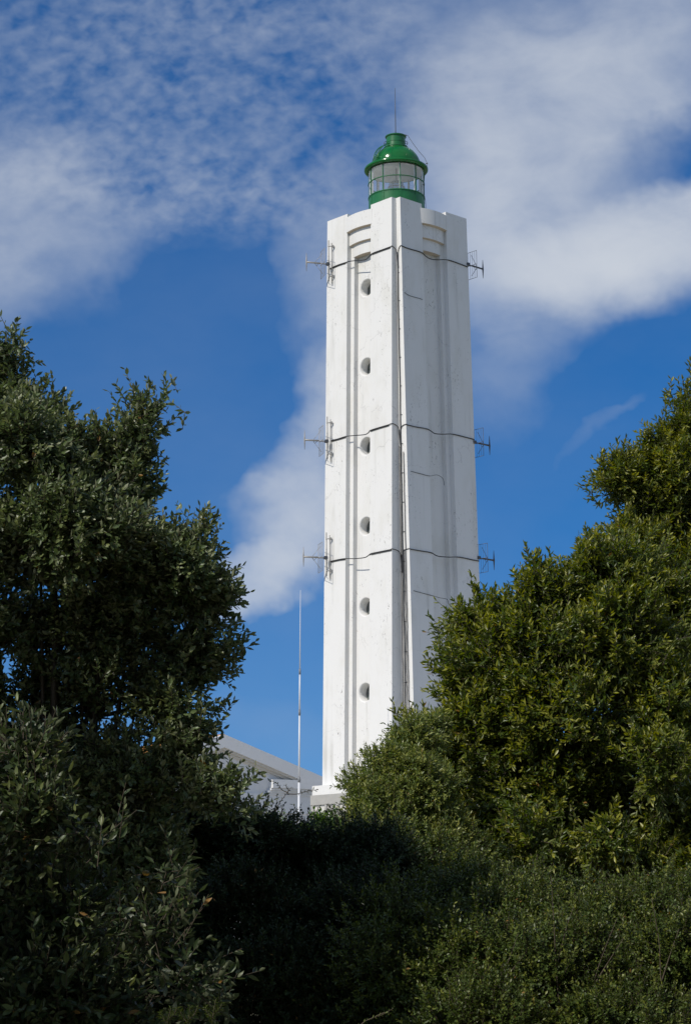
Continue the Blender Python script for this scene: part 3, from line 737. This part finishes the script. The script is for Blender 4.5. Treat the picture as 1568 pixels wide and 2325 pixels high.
# ---------------------------------------------------------------- foliage
def unit(v): return v/np.maximum(np.linalg.norm(v, axis=-1, keepdims=True), 1e-9)
LEAF7_V = np.array([(0, 0, 0), (0, .5, -.05), (0, 1, .10), (-.40, .30, .10), (-.42, .62, .12), (.40, .30, .10), (.42, .62, .12)], np.float32)
LEAF7_F = np.array([(0, 1, 3), (1, 4, 3), (1, 2, 4), (0, 5, 1), (1, 5, 6), (1, 6, 2)], np.int32)
LEAF5_V = np.array([(0, 0, 0), (0, 1, .05), (-.5, .48, .12), (.5, .48, .12)], np.float32)
LEAF5_F = np.array([(0, 1, 2), (0, 3, 1)], np.int32)
def leaves(base, dirn, nrm, length, ratio, big):
    T, F = (LEAF7_V, LEAF7_F) if big else (LEAF5_V, LEAF5_F)
    n = len(base); l = unit(dirn); s = unit(np.cross(l, nrm)); nn = np.cross(s, l)
    w = (length*ratio)[:, None, None]; L = length[:, None, None]
    V_ = base[:, None, :] + T[None, :, 0:1]*w*s[:, None, :] + T[None, :, 1:2]*L*l[:, None, :] + T[None, :, 2:3]*L*nn[:, None, :]*rng.uniform(.2, 1.6, (n, 1, 1))
    F_ = F[None] + (np.arange(n)*len(T))[:, None, None]
    return V_.reshape(-1, 3), F_.reshape(-1, 3), len(T)
def tubes_np(a, b, r0, r1, k=3):
    d = unit(b-a); ref = np.where(np.abs(d[:, 2:3]) > .9, np.array([[1., 0, 0]]), np.array([[0, 0, 1.]])); u = unit(np.cross(d, ref)); v = np.cross(d, u)
    an = np.arange(k)*2*np.pi/k; ring = u[:, None]*np.cos(an)[None, :, None] + v[:, None]*np.sin(an)[None, :, None]
    V_ = np.concatenate([a[:, None] + ring*np.reshape(r0, (-1, 1, 1)), b[:, None] + ring*np.reshape(r1, (-1, 1, 1))], 1)
    q = np.array([(i, (i+1) % k, k+(i+1) % k, k+i) for i in range(k)]); F_ = q[None] + (np.arange(len(a))*2*k)[:, None, None]
    return V_.reshape(-1, 3), F_.reshape(-1, 4)
def plant(name, label, cat, lobes, base, leaf, mat, ratio=.45, per=9, slen=.22, layers=6.0, clump=.3, up=.5, young=.25, big=True, trunks=1, trunk_r=.12,
          group=None, twig_mat=None, angle=(40, 75), inner=.35, wild=0.0, spread=.6, part='crown', ymask=None):
    """lobes: (photo x, y, rx, ry, distance Y[, density]) -> ellipsoids of foliage at their real distance and size.
    Each lobe carries clumps of leafy shoots on its skin, looser ones inside, and branches from the trunk to every clump."""
    root = empty(name, base); tag(root, label, cat, group)
    P, D, Yg = [], [], []; ba, bb, r0, r1 = [], [], [], []
    B = np.array(base, float)
    for lb in lobes:
        x = lb[0]
        if x != 'w': y, rx, ry, Y = lb[1:5]
        dn = lb[5] if x != 'w' and len(lb) > 5 else 1.0; dr = lb[6] if len(lb) > 6 else None
        if x == 'w': c = np.array(lb[1]); R = Rf = np.array(lb[2]); dn = 1.0
        else:
            c = np.array(at(x, y, Y)); s = Y/CF; R = np.array([rx*s, (dr if dr else .9*math.sqrt(rx*ry)*s), ry*s])
            Rf = R; R = np.maximum(R - (clump*.24 + slen*.12), R*.5)
        area = 4*math.pi*((((Rf[0]*Rf[1])**1.6 + (Rf[0]*Rf[2])**1.6 + (Rf[1]*Rf[2])**1.6)/3)**(1/1.6)); sz = min(1.0, float(R.mean())/.7)*trunk_r
        nl = layers*dn*area*.5/(leaf*leaf*ratio*.55); ns = int(max(3, nl/per)); nc = max(4, int(area/(clump*clump*1.7)))
        q = unit(rng.normal(size=(nc, 3))); flip = (q[:, 1] > .25) & (rng.random(nc) < .55); q[flip, 1] *= -1
        low = (q[:, 2] < -.35) & (rng.random(nc) < .4); q[low, 2] *= -1
        # boughs: the skin bulges round a few directions and falls back between them
        nb = max(5, int(area/(clump*2.3)**2)); bd = unit(rng.normal(size=(nb, 3))); dots = np.clip(q @ bd.T, -1, 1); near = dots.argmax(1); ang_ = np.arccos(dots.max(1))/math.sqrt(4.6/nb)
        bulge = np.exp(-(ang_*1.25)**2)*rng.uniform(.7, 1.0, nb)[near]
        an = c + q*R*((.60 + .46*bulge)*rng.uniform(.92, 1.06, nc))[:, None]; nrm = unit(unit(q/R) + (q - bd[near])*1.1)
        csz = clump*rng.uniform(.5, 1.2, nc); wgt = csz**2*(.35 + bulge); wgt /= wgt.sum()
        # branches
        fork = B*.35 + c*.65; fork[2] = max(c[2] - R[2]*.7, B[2] + .2)
        ba.append(B[None]*1.0); bb.append(fork[None]); r0.append([sz*.40]); r1.append([sz*.18])
        ba.append(np.stack([fork]*nc)); mid = fork*.45 + an*.55 + rng.normal(size=an.shape)*.1*clump; bb.append(mid); r0.append(np.full(nc, sz*.13)); r1.append(np.full(nc, sz*.075))
        ba.append(mid); bb.append(an); r0.append(np.full(nc, sz*.075)); r1.append(np.full(nc, min(leaf*.035, sz*.06)))
        k = rng.choice(nc, ns, p=wgt)
        o = unit(rng.normal(size=(ns, 3)))*(rng.random((ns, 1))**.45)
        pos = an[k] + o*csz[k][:, None]*np.array([1, 1, .8])
        dd = unit(nrm[k]*.8 + o*spread + np.array([0, 0, up]) + rng.normal(size=(ns, 3))*.35)
        P.append(pos); D.append(dd); Yg.append(rng.random(ns) < young)
        ni = int(ns*inner)
        if ni:
            qi = unit(rng.normal(size=(ni, 3)))*(rng.random((ni, 1))**.4)*.85
            P.append(c + qi*R); D.append(unit(rng.normal(size=(ni, 3)) + np.array([0, 0, .3]))); Yg.append(np.zeros(ni, bool))
        nw = int(ns*wild)
        if nw:                           # long shoots that stick out
            kk = rng.choice(nc, nw); P.append(an[kk] + nrm[kk]*csz[kk][:, None]*rng.uniform(.55, 1.1, (nw, 1))); D.append(unit(nrm[kk]*.6 + np.array([0, 0, .9]) + rng.normal(size=(nw, 3))*.25)); Yg.append(rng.random(nw) < .6)
    P, D, Yg = np.concatenate(P), np.concatenate(D), np.concatenate(Yg)
    ns = len(P); sl_n = slen*rng.uniform(.6, 1.35, ns)
    a = P - D*sl_n[:, None]*.35; b = P + D*sl_n[:, None]*.65
    ref = np.where(np.abs(D[:, 2:3]) > .9, np.array([[1., 0, 0]]), np.array([[0, 0, 1.]])); u = unit(np.cross(D, ref)); v = np.cross(D, u)
    t = (np.arange(per) + .5)/per; t = t[None] + rng.uniform(-.06, .06, (ns, per))
    ph = rng.uniform(0, 6.28, (ns, 1)) + np.arange(per)[None]*2.4 + rng.uniform(-.4, .4, (ns, per))
    rad = u[:, None]*np.cos(ph)[..., None] + v[:, None]*np.sin(ph)[..., None]
    ang = np.radians(rng.uniform(*angle, (ns, per)))*(1.15 - .55*t)
    ld_ = D[:, None]*np.cos(ang)[..., None] + rad*np.sin(ang)[..., None] + np.array([0, 0, -.12]) + rng.normal(size=(ns, per, 3))*.16
    nrm = D[:, None] - rad*.25 + np.array([0, 0, .45]) + rng.normal(size=(ns, per, 3))*.3
    bs = a[:, None] + (b-a)[:, None]*t[..., None]
    ln = leaf*rng.uniform(.6, 1.25, (ns, per))*(1.0 - .25*np.abs(t-.4))
    tone = np.clip(rng.uniform(0, .98, (ns, per))*.75 + rng.uniform(0, .24, (ns, 1)), 0, .98); tone[rng.random((ns, per)) < .004] = 1.0
    yg = np.clip(Yg[:, None]*(t*1.3 - .25), 0, .95)*rng.uniform(.5, 1, (ns, per))
    V_, F_, k = leaves(bs.reshape(-1, 3), ld_.reshape(-1, 3), nrm.reshape(-1, 3), ln.ravel(), ratio*rng.uniform(.85, 1.15, ln.size), big)
    mesh_np(part, V_ - B, F_, mat, root, attrs={'tone': np.repeat(tone.ravel(), k), 'young': np.repeat(yg.ravel(), k)}, smooth=big)
    # wood
    ba.append(a); bb.append(b); r0.append(np.full(ns, leaf*.04)); r1.append(np.full(ns, leaf*.022))
    TV, TQ = tubes_np(np.concatenate(ba), np.concatenate(bb), np.concatenate(r0), np.concatenate(r1), 4)
    mesh_np('branches', TV - B, None, twig_mat or M_TWIG, root, quads=TQ)
    tr = MB()
    cen = np.mean([np.array(l[1]) if l[0] == 'w' else np.array(at(*l[:2], l[4])) for l in lobes], axis=0) - B
    for q in range(trunks):
        of_ = Vector((rng.normal()*.12, rng.normal()*.12, 0))*(trunks > 1)
        top = Vector(cen)*.75 + Vector(rng.normal(size=3)*.15*(trunks > 1)); top.z = max(top.z, .5)
        tr.tube([of_ + Vector((0, 0, -.05)), of_ + Vector((0, 0, .12)), of_*1.2 + Vector((top.x*.3, top.y*.3, top.z*.45)), Vector(top)], [trunk_r*1.35, trunk_r, trunk_r*.8, trunk_r*.4], 10)
    tr.build('trunk', M_BARK, root)
    print(name, 'leaves', len(F_)//(6 if big else 2))
    return root

ML_OLEA = leaf_mat('elaeagnus_leaf', (.100, .138, .050), (.235, .26, .10), (.27, .29, .18), .40, .25)
ML_FORE = leaf_mat('foreground_shade_leaf', (.052, .078, .028), (.21, .24, .085), (.15, .17, .10), .42, .22, .35)  # shade is put into the darker base, sunlit tips into the young colour
ML_BAY = leaf_mat('laurel_leaf', (.085, .122, .020), (.38, .37, .055), (.18, .21, .06), .38, .33)
ML_TALL = leaf_mat('tall_tree_leaf', (.098, .132, .020), (.38, .36, .045), (.19, .21, .055), .40, .33)
ML_PALE = leaf_mat('pale_shrub_leaf', (.135, .180, .042), (.40, .40, .10), (.22, .26, .085), .42, .3)
ML_PRIV = leaf_mat('privet_leaf', (.070, .104, .020), (.21, .23, .04), (.12, .15, .04), .40, .22, .35)
ML_DARK = leaf_mat('hedge_shade_leaf', (.026, .046, .016), (.06, .09, .022), (.045, .07, .03), .5, .15, .25)  # leaf colour lowered so the hedge's shade reads near black
ML_FRESH = leaf_mat('fresh_bush_leaf', (.10, .19, .022), (.19, .29, .045), (.15, .22, .05), .4, .32)

def gnd(x, Y): d = ray(x, 2000); return (d.x*Y/d.y, Y, 0)
# left tree, its crown runs out of the picture on the left
plant('broadleaf_tree', 'grey-green broadleaf tree with leathery leaves filling the left edge', 'tree',
      [(-140, 1010, 170, 190, 15.4), (30, 1010, 130, 140, 15.3), (60, 1010, 110, 100, 14.6), (190, 1060, 120, 110, 15.0), (265, 1105, 85, 105, 15.1), (285, 1130, 50, 90, 15.2),
       (120, 1230, 200, 170, 14.7), (-120, 1330, 230, 240, 15), (300, 1290, 120, 100, 14.9), (395, 1310, 110, 125, 15.0), (460, 1375, 60, 80, 15.0), (290, 1420, 150, 110, 15.2, .65),
       (100, 1450, 170, 110, 15.1, .5), (425, 1490, 72, 75, 15.1, .9), (470, 1490, 46, 58, 15.1, .9), (250, 1570, 160, 110, 15.3, .42), (390, 1620, 80, 95, 15.1, .7), (60, 1600, 170, 120, 15.4, .36),
       (310, 1775, 135, 105, 15.0), (440, 1800, 65, 60, 14.8, .5), (150, 1760, 180, 130, 15.2), (-120, 1750, 220, 230, 15.2), (200, 1950, 230, 120, 15.2),
       (2, 800, 26, 52, 15.3, 1.1), (312, 965, 13, 45, 15.0, 2.4), (346, 935, 10, 22, 15.0, 3.5), (312, 1035, 22, 40, 15.0, 1.8), (425, 1235, 45, 45, 15.0, .7), (400, 1700, 60, 62, 15.0, .9), (515, 1785, 48, 42, 14.8, .45), (500, 1830, 60, 40, 14.9, .6), (0, 900, 80, 60, 15.4)],
      (-2.2, 15.3, 0), .064, ML_OLEA, ratio=.5, per=9, slen=.18, layers=5.6, clump=.26, young=.4, inner=.26, wild=.10, trunk_r=.16)
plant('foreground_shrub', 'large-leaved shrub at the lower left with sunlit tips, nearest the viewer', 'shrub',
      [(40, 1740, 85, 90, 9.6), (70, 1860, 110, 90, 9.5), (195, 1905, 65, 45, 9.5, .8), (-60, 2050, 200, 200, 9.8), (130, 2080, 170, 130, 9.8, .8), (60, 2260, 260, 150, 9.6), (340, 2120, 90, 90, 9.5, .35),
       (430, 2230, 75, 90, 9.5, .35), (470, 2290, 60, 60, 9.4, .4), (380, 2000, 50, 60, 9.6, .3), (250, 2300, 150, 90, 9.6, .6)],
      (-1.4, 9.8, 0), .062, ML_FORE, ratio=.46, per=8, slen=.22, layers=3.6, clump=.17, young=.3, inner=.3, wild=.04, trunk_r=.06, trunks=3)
# right-hand trees
plant('tall_evergreen_tree', 'tall yellow-green evergreen tree cut by the right edge, rising above the rest', 'tree',
      [(1580, 960, 75, 110, 26), (1530, 1010, 65, 80, 26), (1480, 1090, 85, 85, 26), (1420, 1090, 55, 55, 25.8), (1400, 1100, 40, 40, 25.8), (1560, 1120, 120, 120, 26), (1470, 1190, 90, 80, 26), (1680, 1080, 140, 200, 26.4),
       (1580, 1320, 120, 140, 26), (1640, 1600, 150, 250, 26), (1500, 1320, 90, 90, 26.3), (1445, 1265, 80, 75, 25.6)],
      (4.7, 26.2, 0), .088, ML_TALL, ratio=.33, per=11, slen=.24, layers=5.0, clump=.36, young=.55, inner=.25, wild=.13, trunk_r=.18)
plant('laurel_tree', 'broad laurel tree with yellowish new shoots covering the right of the tower foot', 'tree',
      [(1350, 1330, 130, 80, 22), (1240, 1385, 110, 85, 21.8), (1120, 1440, 100, 75, 22), (1060, 1430, 45, 40, 22), (1070, 1490, 75, 80, 22), (1200, 1500, 170, 130, 21.6), (1400, 1450, 150, 130, 21.8), (1060, 1600, 80, 90, 22.2), (1130, 1680, 130, 120, 21.8),
       (1310, 1640, 180, 150, 21.6), (1480, 1620, 140, 160, 21.9), (1220, 1820, 170, 130, 21.8, .9), (1400, 1830, 170, 130, 22, .9), (1540, 1880, 110, 160, 21.7), (1050, 1780, 100, 120, 22.4), (1000, 1700, 70, 80, 22.2), (1010, 1850, 100, 110, 22), (1140, 1900, 130, 100, 21.8), (1420, 1330, 120, 100, 22.4), (1500, 1430, 110, 130, 22.6), (1300, 1960, 220, 90, 22.2, .8), (1490, 1760, 70, 90, 20.9), (1150, 1970, 120, 80, 21.5, .8), (1300, 2000, 90, 60, 21.3, .8), (1440, 1980, 130, 80, 21.4, .8), (1560, 2010, 90, 90, 21.3, .8), (1390, 1900, 60, 70, 20.8, .9), (1210, 1900, 60, 60, 20.8, .9)],
      (2.6, 22.2, 0), .084, ML_BAY, ratio=.36, per=10, slen=.24, layers=4.9, clump=.30, young=.6, inner=.22, wild=.14, trunk_r=.15, trunks=2)
plant('pale_shrub', 'pale olive shrub with small leaves in front of the tower base', 'shrub',
      [(880, 1755, 72, 68, 20.5), (940, 1705, 62, 62, 20.8), (960, 1800, 90, 90, 20.3), (860, 1830, 70, 60, 20.2), (815, 1800, 35, 45, 20.4, .7), (930, 1900, 120, 75, 20.2), (1020, 1930, 90, 70, 20.3), (860, 1920, 90, 60, 20), (985, 1660, 40, 45, 21)],
      (.8, 20.6, 0), .050, ML_PALE, ratio=.36, per=11, slen=.16, layers=5.5, clump=.17, young=.5, inner=.35, wild=.14, trunk_r=.05, trunks=3, big=False)
plant('small_leaf_shrub', 'dense privet-like shrub with tiny glossy leaves along the bottom right', 'shrub',
      [(1010, 2075, 150, 100, 17.5), (1170, 2120, 150, 105, 17), (1340, 2125, 150, 95, 16.8), (1490, 2110, 130, 95, 16.8), (1620, 2080, 100, 120, 16.9), (1080, 2210, 180, 140, 16.4), (1300, 2220, 200, 140, 16.2), (1530, 2220, 160, 150, 16.2),
       (1130, 2330, 220, 110, 15.9), (1420, 2330, 230, 110, 15.8), (980, 1985, 110, 60, 18), (1110, 2015, 90, 50, 17.8), (1215, 2040, 60, 50, 17.4), (1430, 2035, 55, 40, 17.2), (1320, 2045, 45, 35, 17.2), (1520, 2030, 40, 45, 17.2),
      (920, 2120, 130, 130, 16.9, .45), (900, 2260, 140, 120, 16.4, .4), (850, 2200, 120, 130, 16.6, .22)],  # sparse lobes thin out over the dark hedge, standing in for a shade gradient
      (1.7, 17, 0), .036, ML_PRIV, ratio=.52, per=12, slen=.19, layers=4.6, clump=.24, young=.3, inner=.25, wild=.16, trunk_r=.05, trunks=4, big=False)
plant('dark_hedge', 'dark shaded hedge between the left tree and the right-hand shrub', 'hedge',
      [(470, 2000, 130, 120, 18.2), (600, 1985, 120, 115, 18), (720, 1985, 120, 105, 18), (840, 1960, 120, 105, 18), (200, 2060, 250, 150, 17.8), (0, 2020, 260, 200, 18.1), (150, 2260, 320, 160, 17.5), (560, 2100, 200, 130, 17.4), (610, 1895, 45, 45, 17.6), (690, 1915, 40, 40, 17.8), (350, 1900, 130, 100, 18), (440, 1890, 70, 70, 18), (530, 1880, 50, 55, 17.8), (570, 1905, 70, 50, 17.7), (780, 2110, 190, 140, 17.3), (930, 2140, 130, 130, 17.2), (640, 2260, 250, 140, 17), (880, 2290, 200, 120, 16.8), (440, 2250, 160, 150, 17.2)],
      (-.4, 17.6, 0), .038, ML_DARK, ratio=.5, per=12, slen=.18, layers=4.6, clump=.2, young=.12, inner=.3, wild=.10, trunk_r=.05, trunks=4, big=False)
plant('fresh_green_bush', 'bright green bush showing at the foot of the tower plinth', 'bush',
      [(735, 1885, 36, 26, 30), (765, 1880, 30, 26, 30), (700, 1900, 24, 16, 30.3)],
      gnd(745, 30.2), .085, ML_FRESH, ratio=.5, per=8, slen=.2, layers=4.0, clump=.2, young=.5, inner=.3, trunk_r=.04, trunks=2)
plant('background_hedge', 'leafy hedge under the gable wall of the white house', 'hedge',
      [(570, 1900, 70, 45, 40), (660, 1905, 60, 40, 40), (860, 1950, 160, 60, 40)],
      gnd(560, 40.3), .06, ML_FRESH, ratio=.45, per=10, slen=.25, layers=3.6, clump=.4, young=.2, inner=.25, trunk_r=.06, trunks=3, big=False)


G_OUT = 'unseen trees added outside the frame to shade the foreground'  # left pair follow the shade cast there; the others are added to block skylight
for base_, lobes_ in (((-4.7, 6.9, 0), [('w', (-4.7, 6.9, 3.3), (1.5, 1.5, 2.3)), ('w', (-4.0, 6.6, 2.2), (1.1, 1.1, 1.8)), ('w', (-5.9, 6.6, 3.4), (1.3, 1.3, 2.2))]),
                      ((-6.2, 12.0, 0), [('w', (-6.2, 12.0, 5.0), (1.8, 1.8, 2.9)), ('w', (-5.0, 12.0, 4.4), (1.2, 1.2, 2.2)), ('w', (-7.6, 12.2, 5.0), (1.5, 1.5, 2.6))]),
                      ((-3.0, -6.0, 0), [('w', (-3.0, -6.0, 4.5), (3.2, 1.6, 4.2)), ('w', (-7.0, -4.5, 4.2), (2.4, 1.6, 3.8))]),
                      ((6.2, 10.5, 0), [('w', (6.2, 10.5, 4.2), (2.6, 2.6, 4.0)), ('w', (5.2, 7.0, 4.0), (1.8, 2.0, 3.6))]),
                      ((5.2, 3.0, 0), [('w', (0.2, 5.0, 8.4), (4.6, 3.4, 1.2)), ('w', (3.5, 3.6, 7.6), (2.4, 2.2, 1.4))]),
                      ((4.0, -5.5, 0), [('w', (3.6, -5.5, 4.6), (3.2, 1.6, 4.3)), ('w', (8.0, -3.0, 4.2), (2.4, 2.0, 4.0))])):
    plant('added_shade_tree', 'unseen dense broadleaf tree added outside the frame to shade the foreground', 'tree', lobes_, base_, .12, ML_OLEA, ratio=.5, per=9, slen=.3, layers=2.6, clump=.42, young=.05, inner=.5, trunk_r=.15, group=G_OUT)

def spray(name, label, cat, stems, Y, leaf, mat, ratio=.45, step=.022, skip=.25, needle=False, r=.004, group=None):
    """A few single stems one can count: photo-point polylines at distance Y (a third number shifts the depth)."""
    P0 = at(stems[0][0][0], stems[0][0][1], Y); base = np.array((P0.x, Y, 0.0))
    root = empty(name, base); tag(root, label, cat, group)
    tb = MB(); B, Dv, Nv, Ln = [], [], [], []
    tb.tube([Vector((0, 0, 0)), (P0 - Vector(base))*.5 + Vector((.03, .02, 0)), P0 - Vector(base)], [r*2, r*1.7, r*1.4], 6)
    for si, st in enumerate(stems):
        pts = smooth([at(q[0], q[1], Y + (q[2] if len(q) > 2 else 0)) for q in st], 6)
        tb.tube([p - Vector(base) for p in pts], list(np.linspace(r*1.3, r*.5, len(pts))), 5)
        L = sum((pts[i+1]-pts[i]).length for i in range(len(pts)-1)); d = L*skip; k = 0; acc = 0
        for i in range(len(pts)-1):
            seg = pts[i+1]-pts[i]; sl2 = seg.length
            while d < acc + sl2:
                p = pts[i] + seg*((d-acc)/sl2); t = seg.normalized()
                for m_ in range(4 if needle else 1):
                    a = t.cross(Vector((.2, .3, 1))).normalized(); b_ = t.cross(a); ph = 2.4*k + random.uniform(-.3, .3) + m_*1.57
                    rd_ = a*math.cos(ph) + b_*math.sin(ph); an = R_(random.uniform(45, 75))
                    B.append(p - Vector(base)); Dv.append(t*math.cos(an) + rd_*math.sin(an) + Vector((0, 0, -.1))); Nv.append(t - rd_*.3 + Vector((random.uniform(-.3, .3), random.uniform(-.3, .3), .4))); Ln.append(leaf*random.uniform(.6, 1.2))
                k += 1; d += step*random.uniform(.7, 1.3)
            acc += sl2
    V_, F_, k = leaves(np.array(B), np.array(Dv), np.array(Nv), np.array(Ln), ratio*np.ones(len(B)), not needle)
    n = len(B)
    mesh_np('leaves', V_, F_, mat, root, attrs={'tone': np.repeat(rng.uniform(0, .95, n), k), 'young': np.repeat(rng.uniform(0, .3, n), k)})
    tb.build('stems', M_TWIG, root); return root
Z5 = lambda l: [zoom5(*q) for q in l]
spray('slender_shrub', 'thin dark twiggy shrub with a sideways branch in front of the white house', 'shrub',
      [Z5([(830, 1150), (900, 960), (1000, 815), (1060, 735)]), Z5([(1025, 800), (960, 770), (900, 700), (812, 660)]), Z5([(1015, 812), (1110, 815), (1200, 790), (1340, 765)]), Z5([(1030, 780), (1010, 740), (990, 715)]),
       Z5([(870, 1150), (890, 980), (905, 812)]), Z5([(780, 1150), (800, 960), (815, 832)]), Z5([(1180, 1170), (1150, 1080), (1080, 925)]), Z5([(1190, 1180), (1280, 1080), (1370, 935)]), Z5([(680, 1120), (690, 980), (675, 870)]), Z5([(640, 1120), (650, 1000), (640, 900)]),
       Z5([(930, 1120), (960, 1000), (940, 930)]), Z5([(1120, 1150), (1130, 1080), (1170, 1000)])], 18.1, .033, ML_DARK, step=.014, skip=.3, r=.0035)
for pts, lab in (([(378, 2345), (382, 2315), (388, 2290)], 'spiky green gorse sprig at the bottom edge, the leftmost'), ([(425, 2350), (428, 2315), (432, 2286)], 'spiky green gorse sprig at the bottom edge, the middle one'),
                 ([(478, 2350), (484, 2305), (490, 2268)], 'spiky green gorse sprig at the bottom edge, the tallest')):
    spray('gorse_sprig', lab, 'gorse sprig', [pts, [(pts[1][0], pts[1][1]), (pts[1][0]+12, pts[1][1]-10), (pts[1][0]+20, pts[1][1]-26)], [(pts[1][0], pts[1][1]+8), (pts[1][0]-12, pts[1][1]-4), (pts[1][0]-18, pts[1][1]-18)]],
          7.4, .020, ML_PRIV, ratio=.16, step=.0045, skip=.0, needle=True, r=.002, group='gorse sprigs along the bottom edge')
spray('leafy_shoot', 'single pale leafy shoot arching at the bottom centre', 'shoot', [[(800, 2345), (830, 2318), (865, 2305), (892, 2290)], [(850, 2310), (870, 2300), (885, 2302)]], 12.0, .020, ML_PALE, step=.012, skip=.1, r=.003)

M_STEM = plain('bare_stem', (.16, .10, .06), .8)
for pts, lab in (([(1272, 2330), (1262, 2200), (1256, 2090), (1250, 1990)], 'bare brown stem rising out of the small-leaved shrub under the laurel'),
                 ([(1330, 2340), (1345, 2240), (1370, 2160), (1400, 2085)], 'bare brown stem leaning right in the small-leaved shrub'),
                 ([(1080, 2330), (1110, 2260), (1150, 2190), (1175, 2120)], 'bare brown stem leaning right near the dark hollow at bottom centre'),
                 ([(1520, 2330), (1500, 2230), (1495, 2140), (1478, 2040)], 'bare brown stem near the right edge of the small-leaved shrub')):
    spray('bare_stem', lab, 'stem', [pts, [pts[1], ((pts[1][0]+pts[2][0])/2+25, pts[2][1]+20), (pts[2][0]+45, pts[2][1]-30)]], 15.7, .034, ML_PRIV, ratio=.5, step=.035, skip=.5, r=.0045, group='bare stems in the small-leaved shrub')
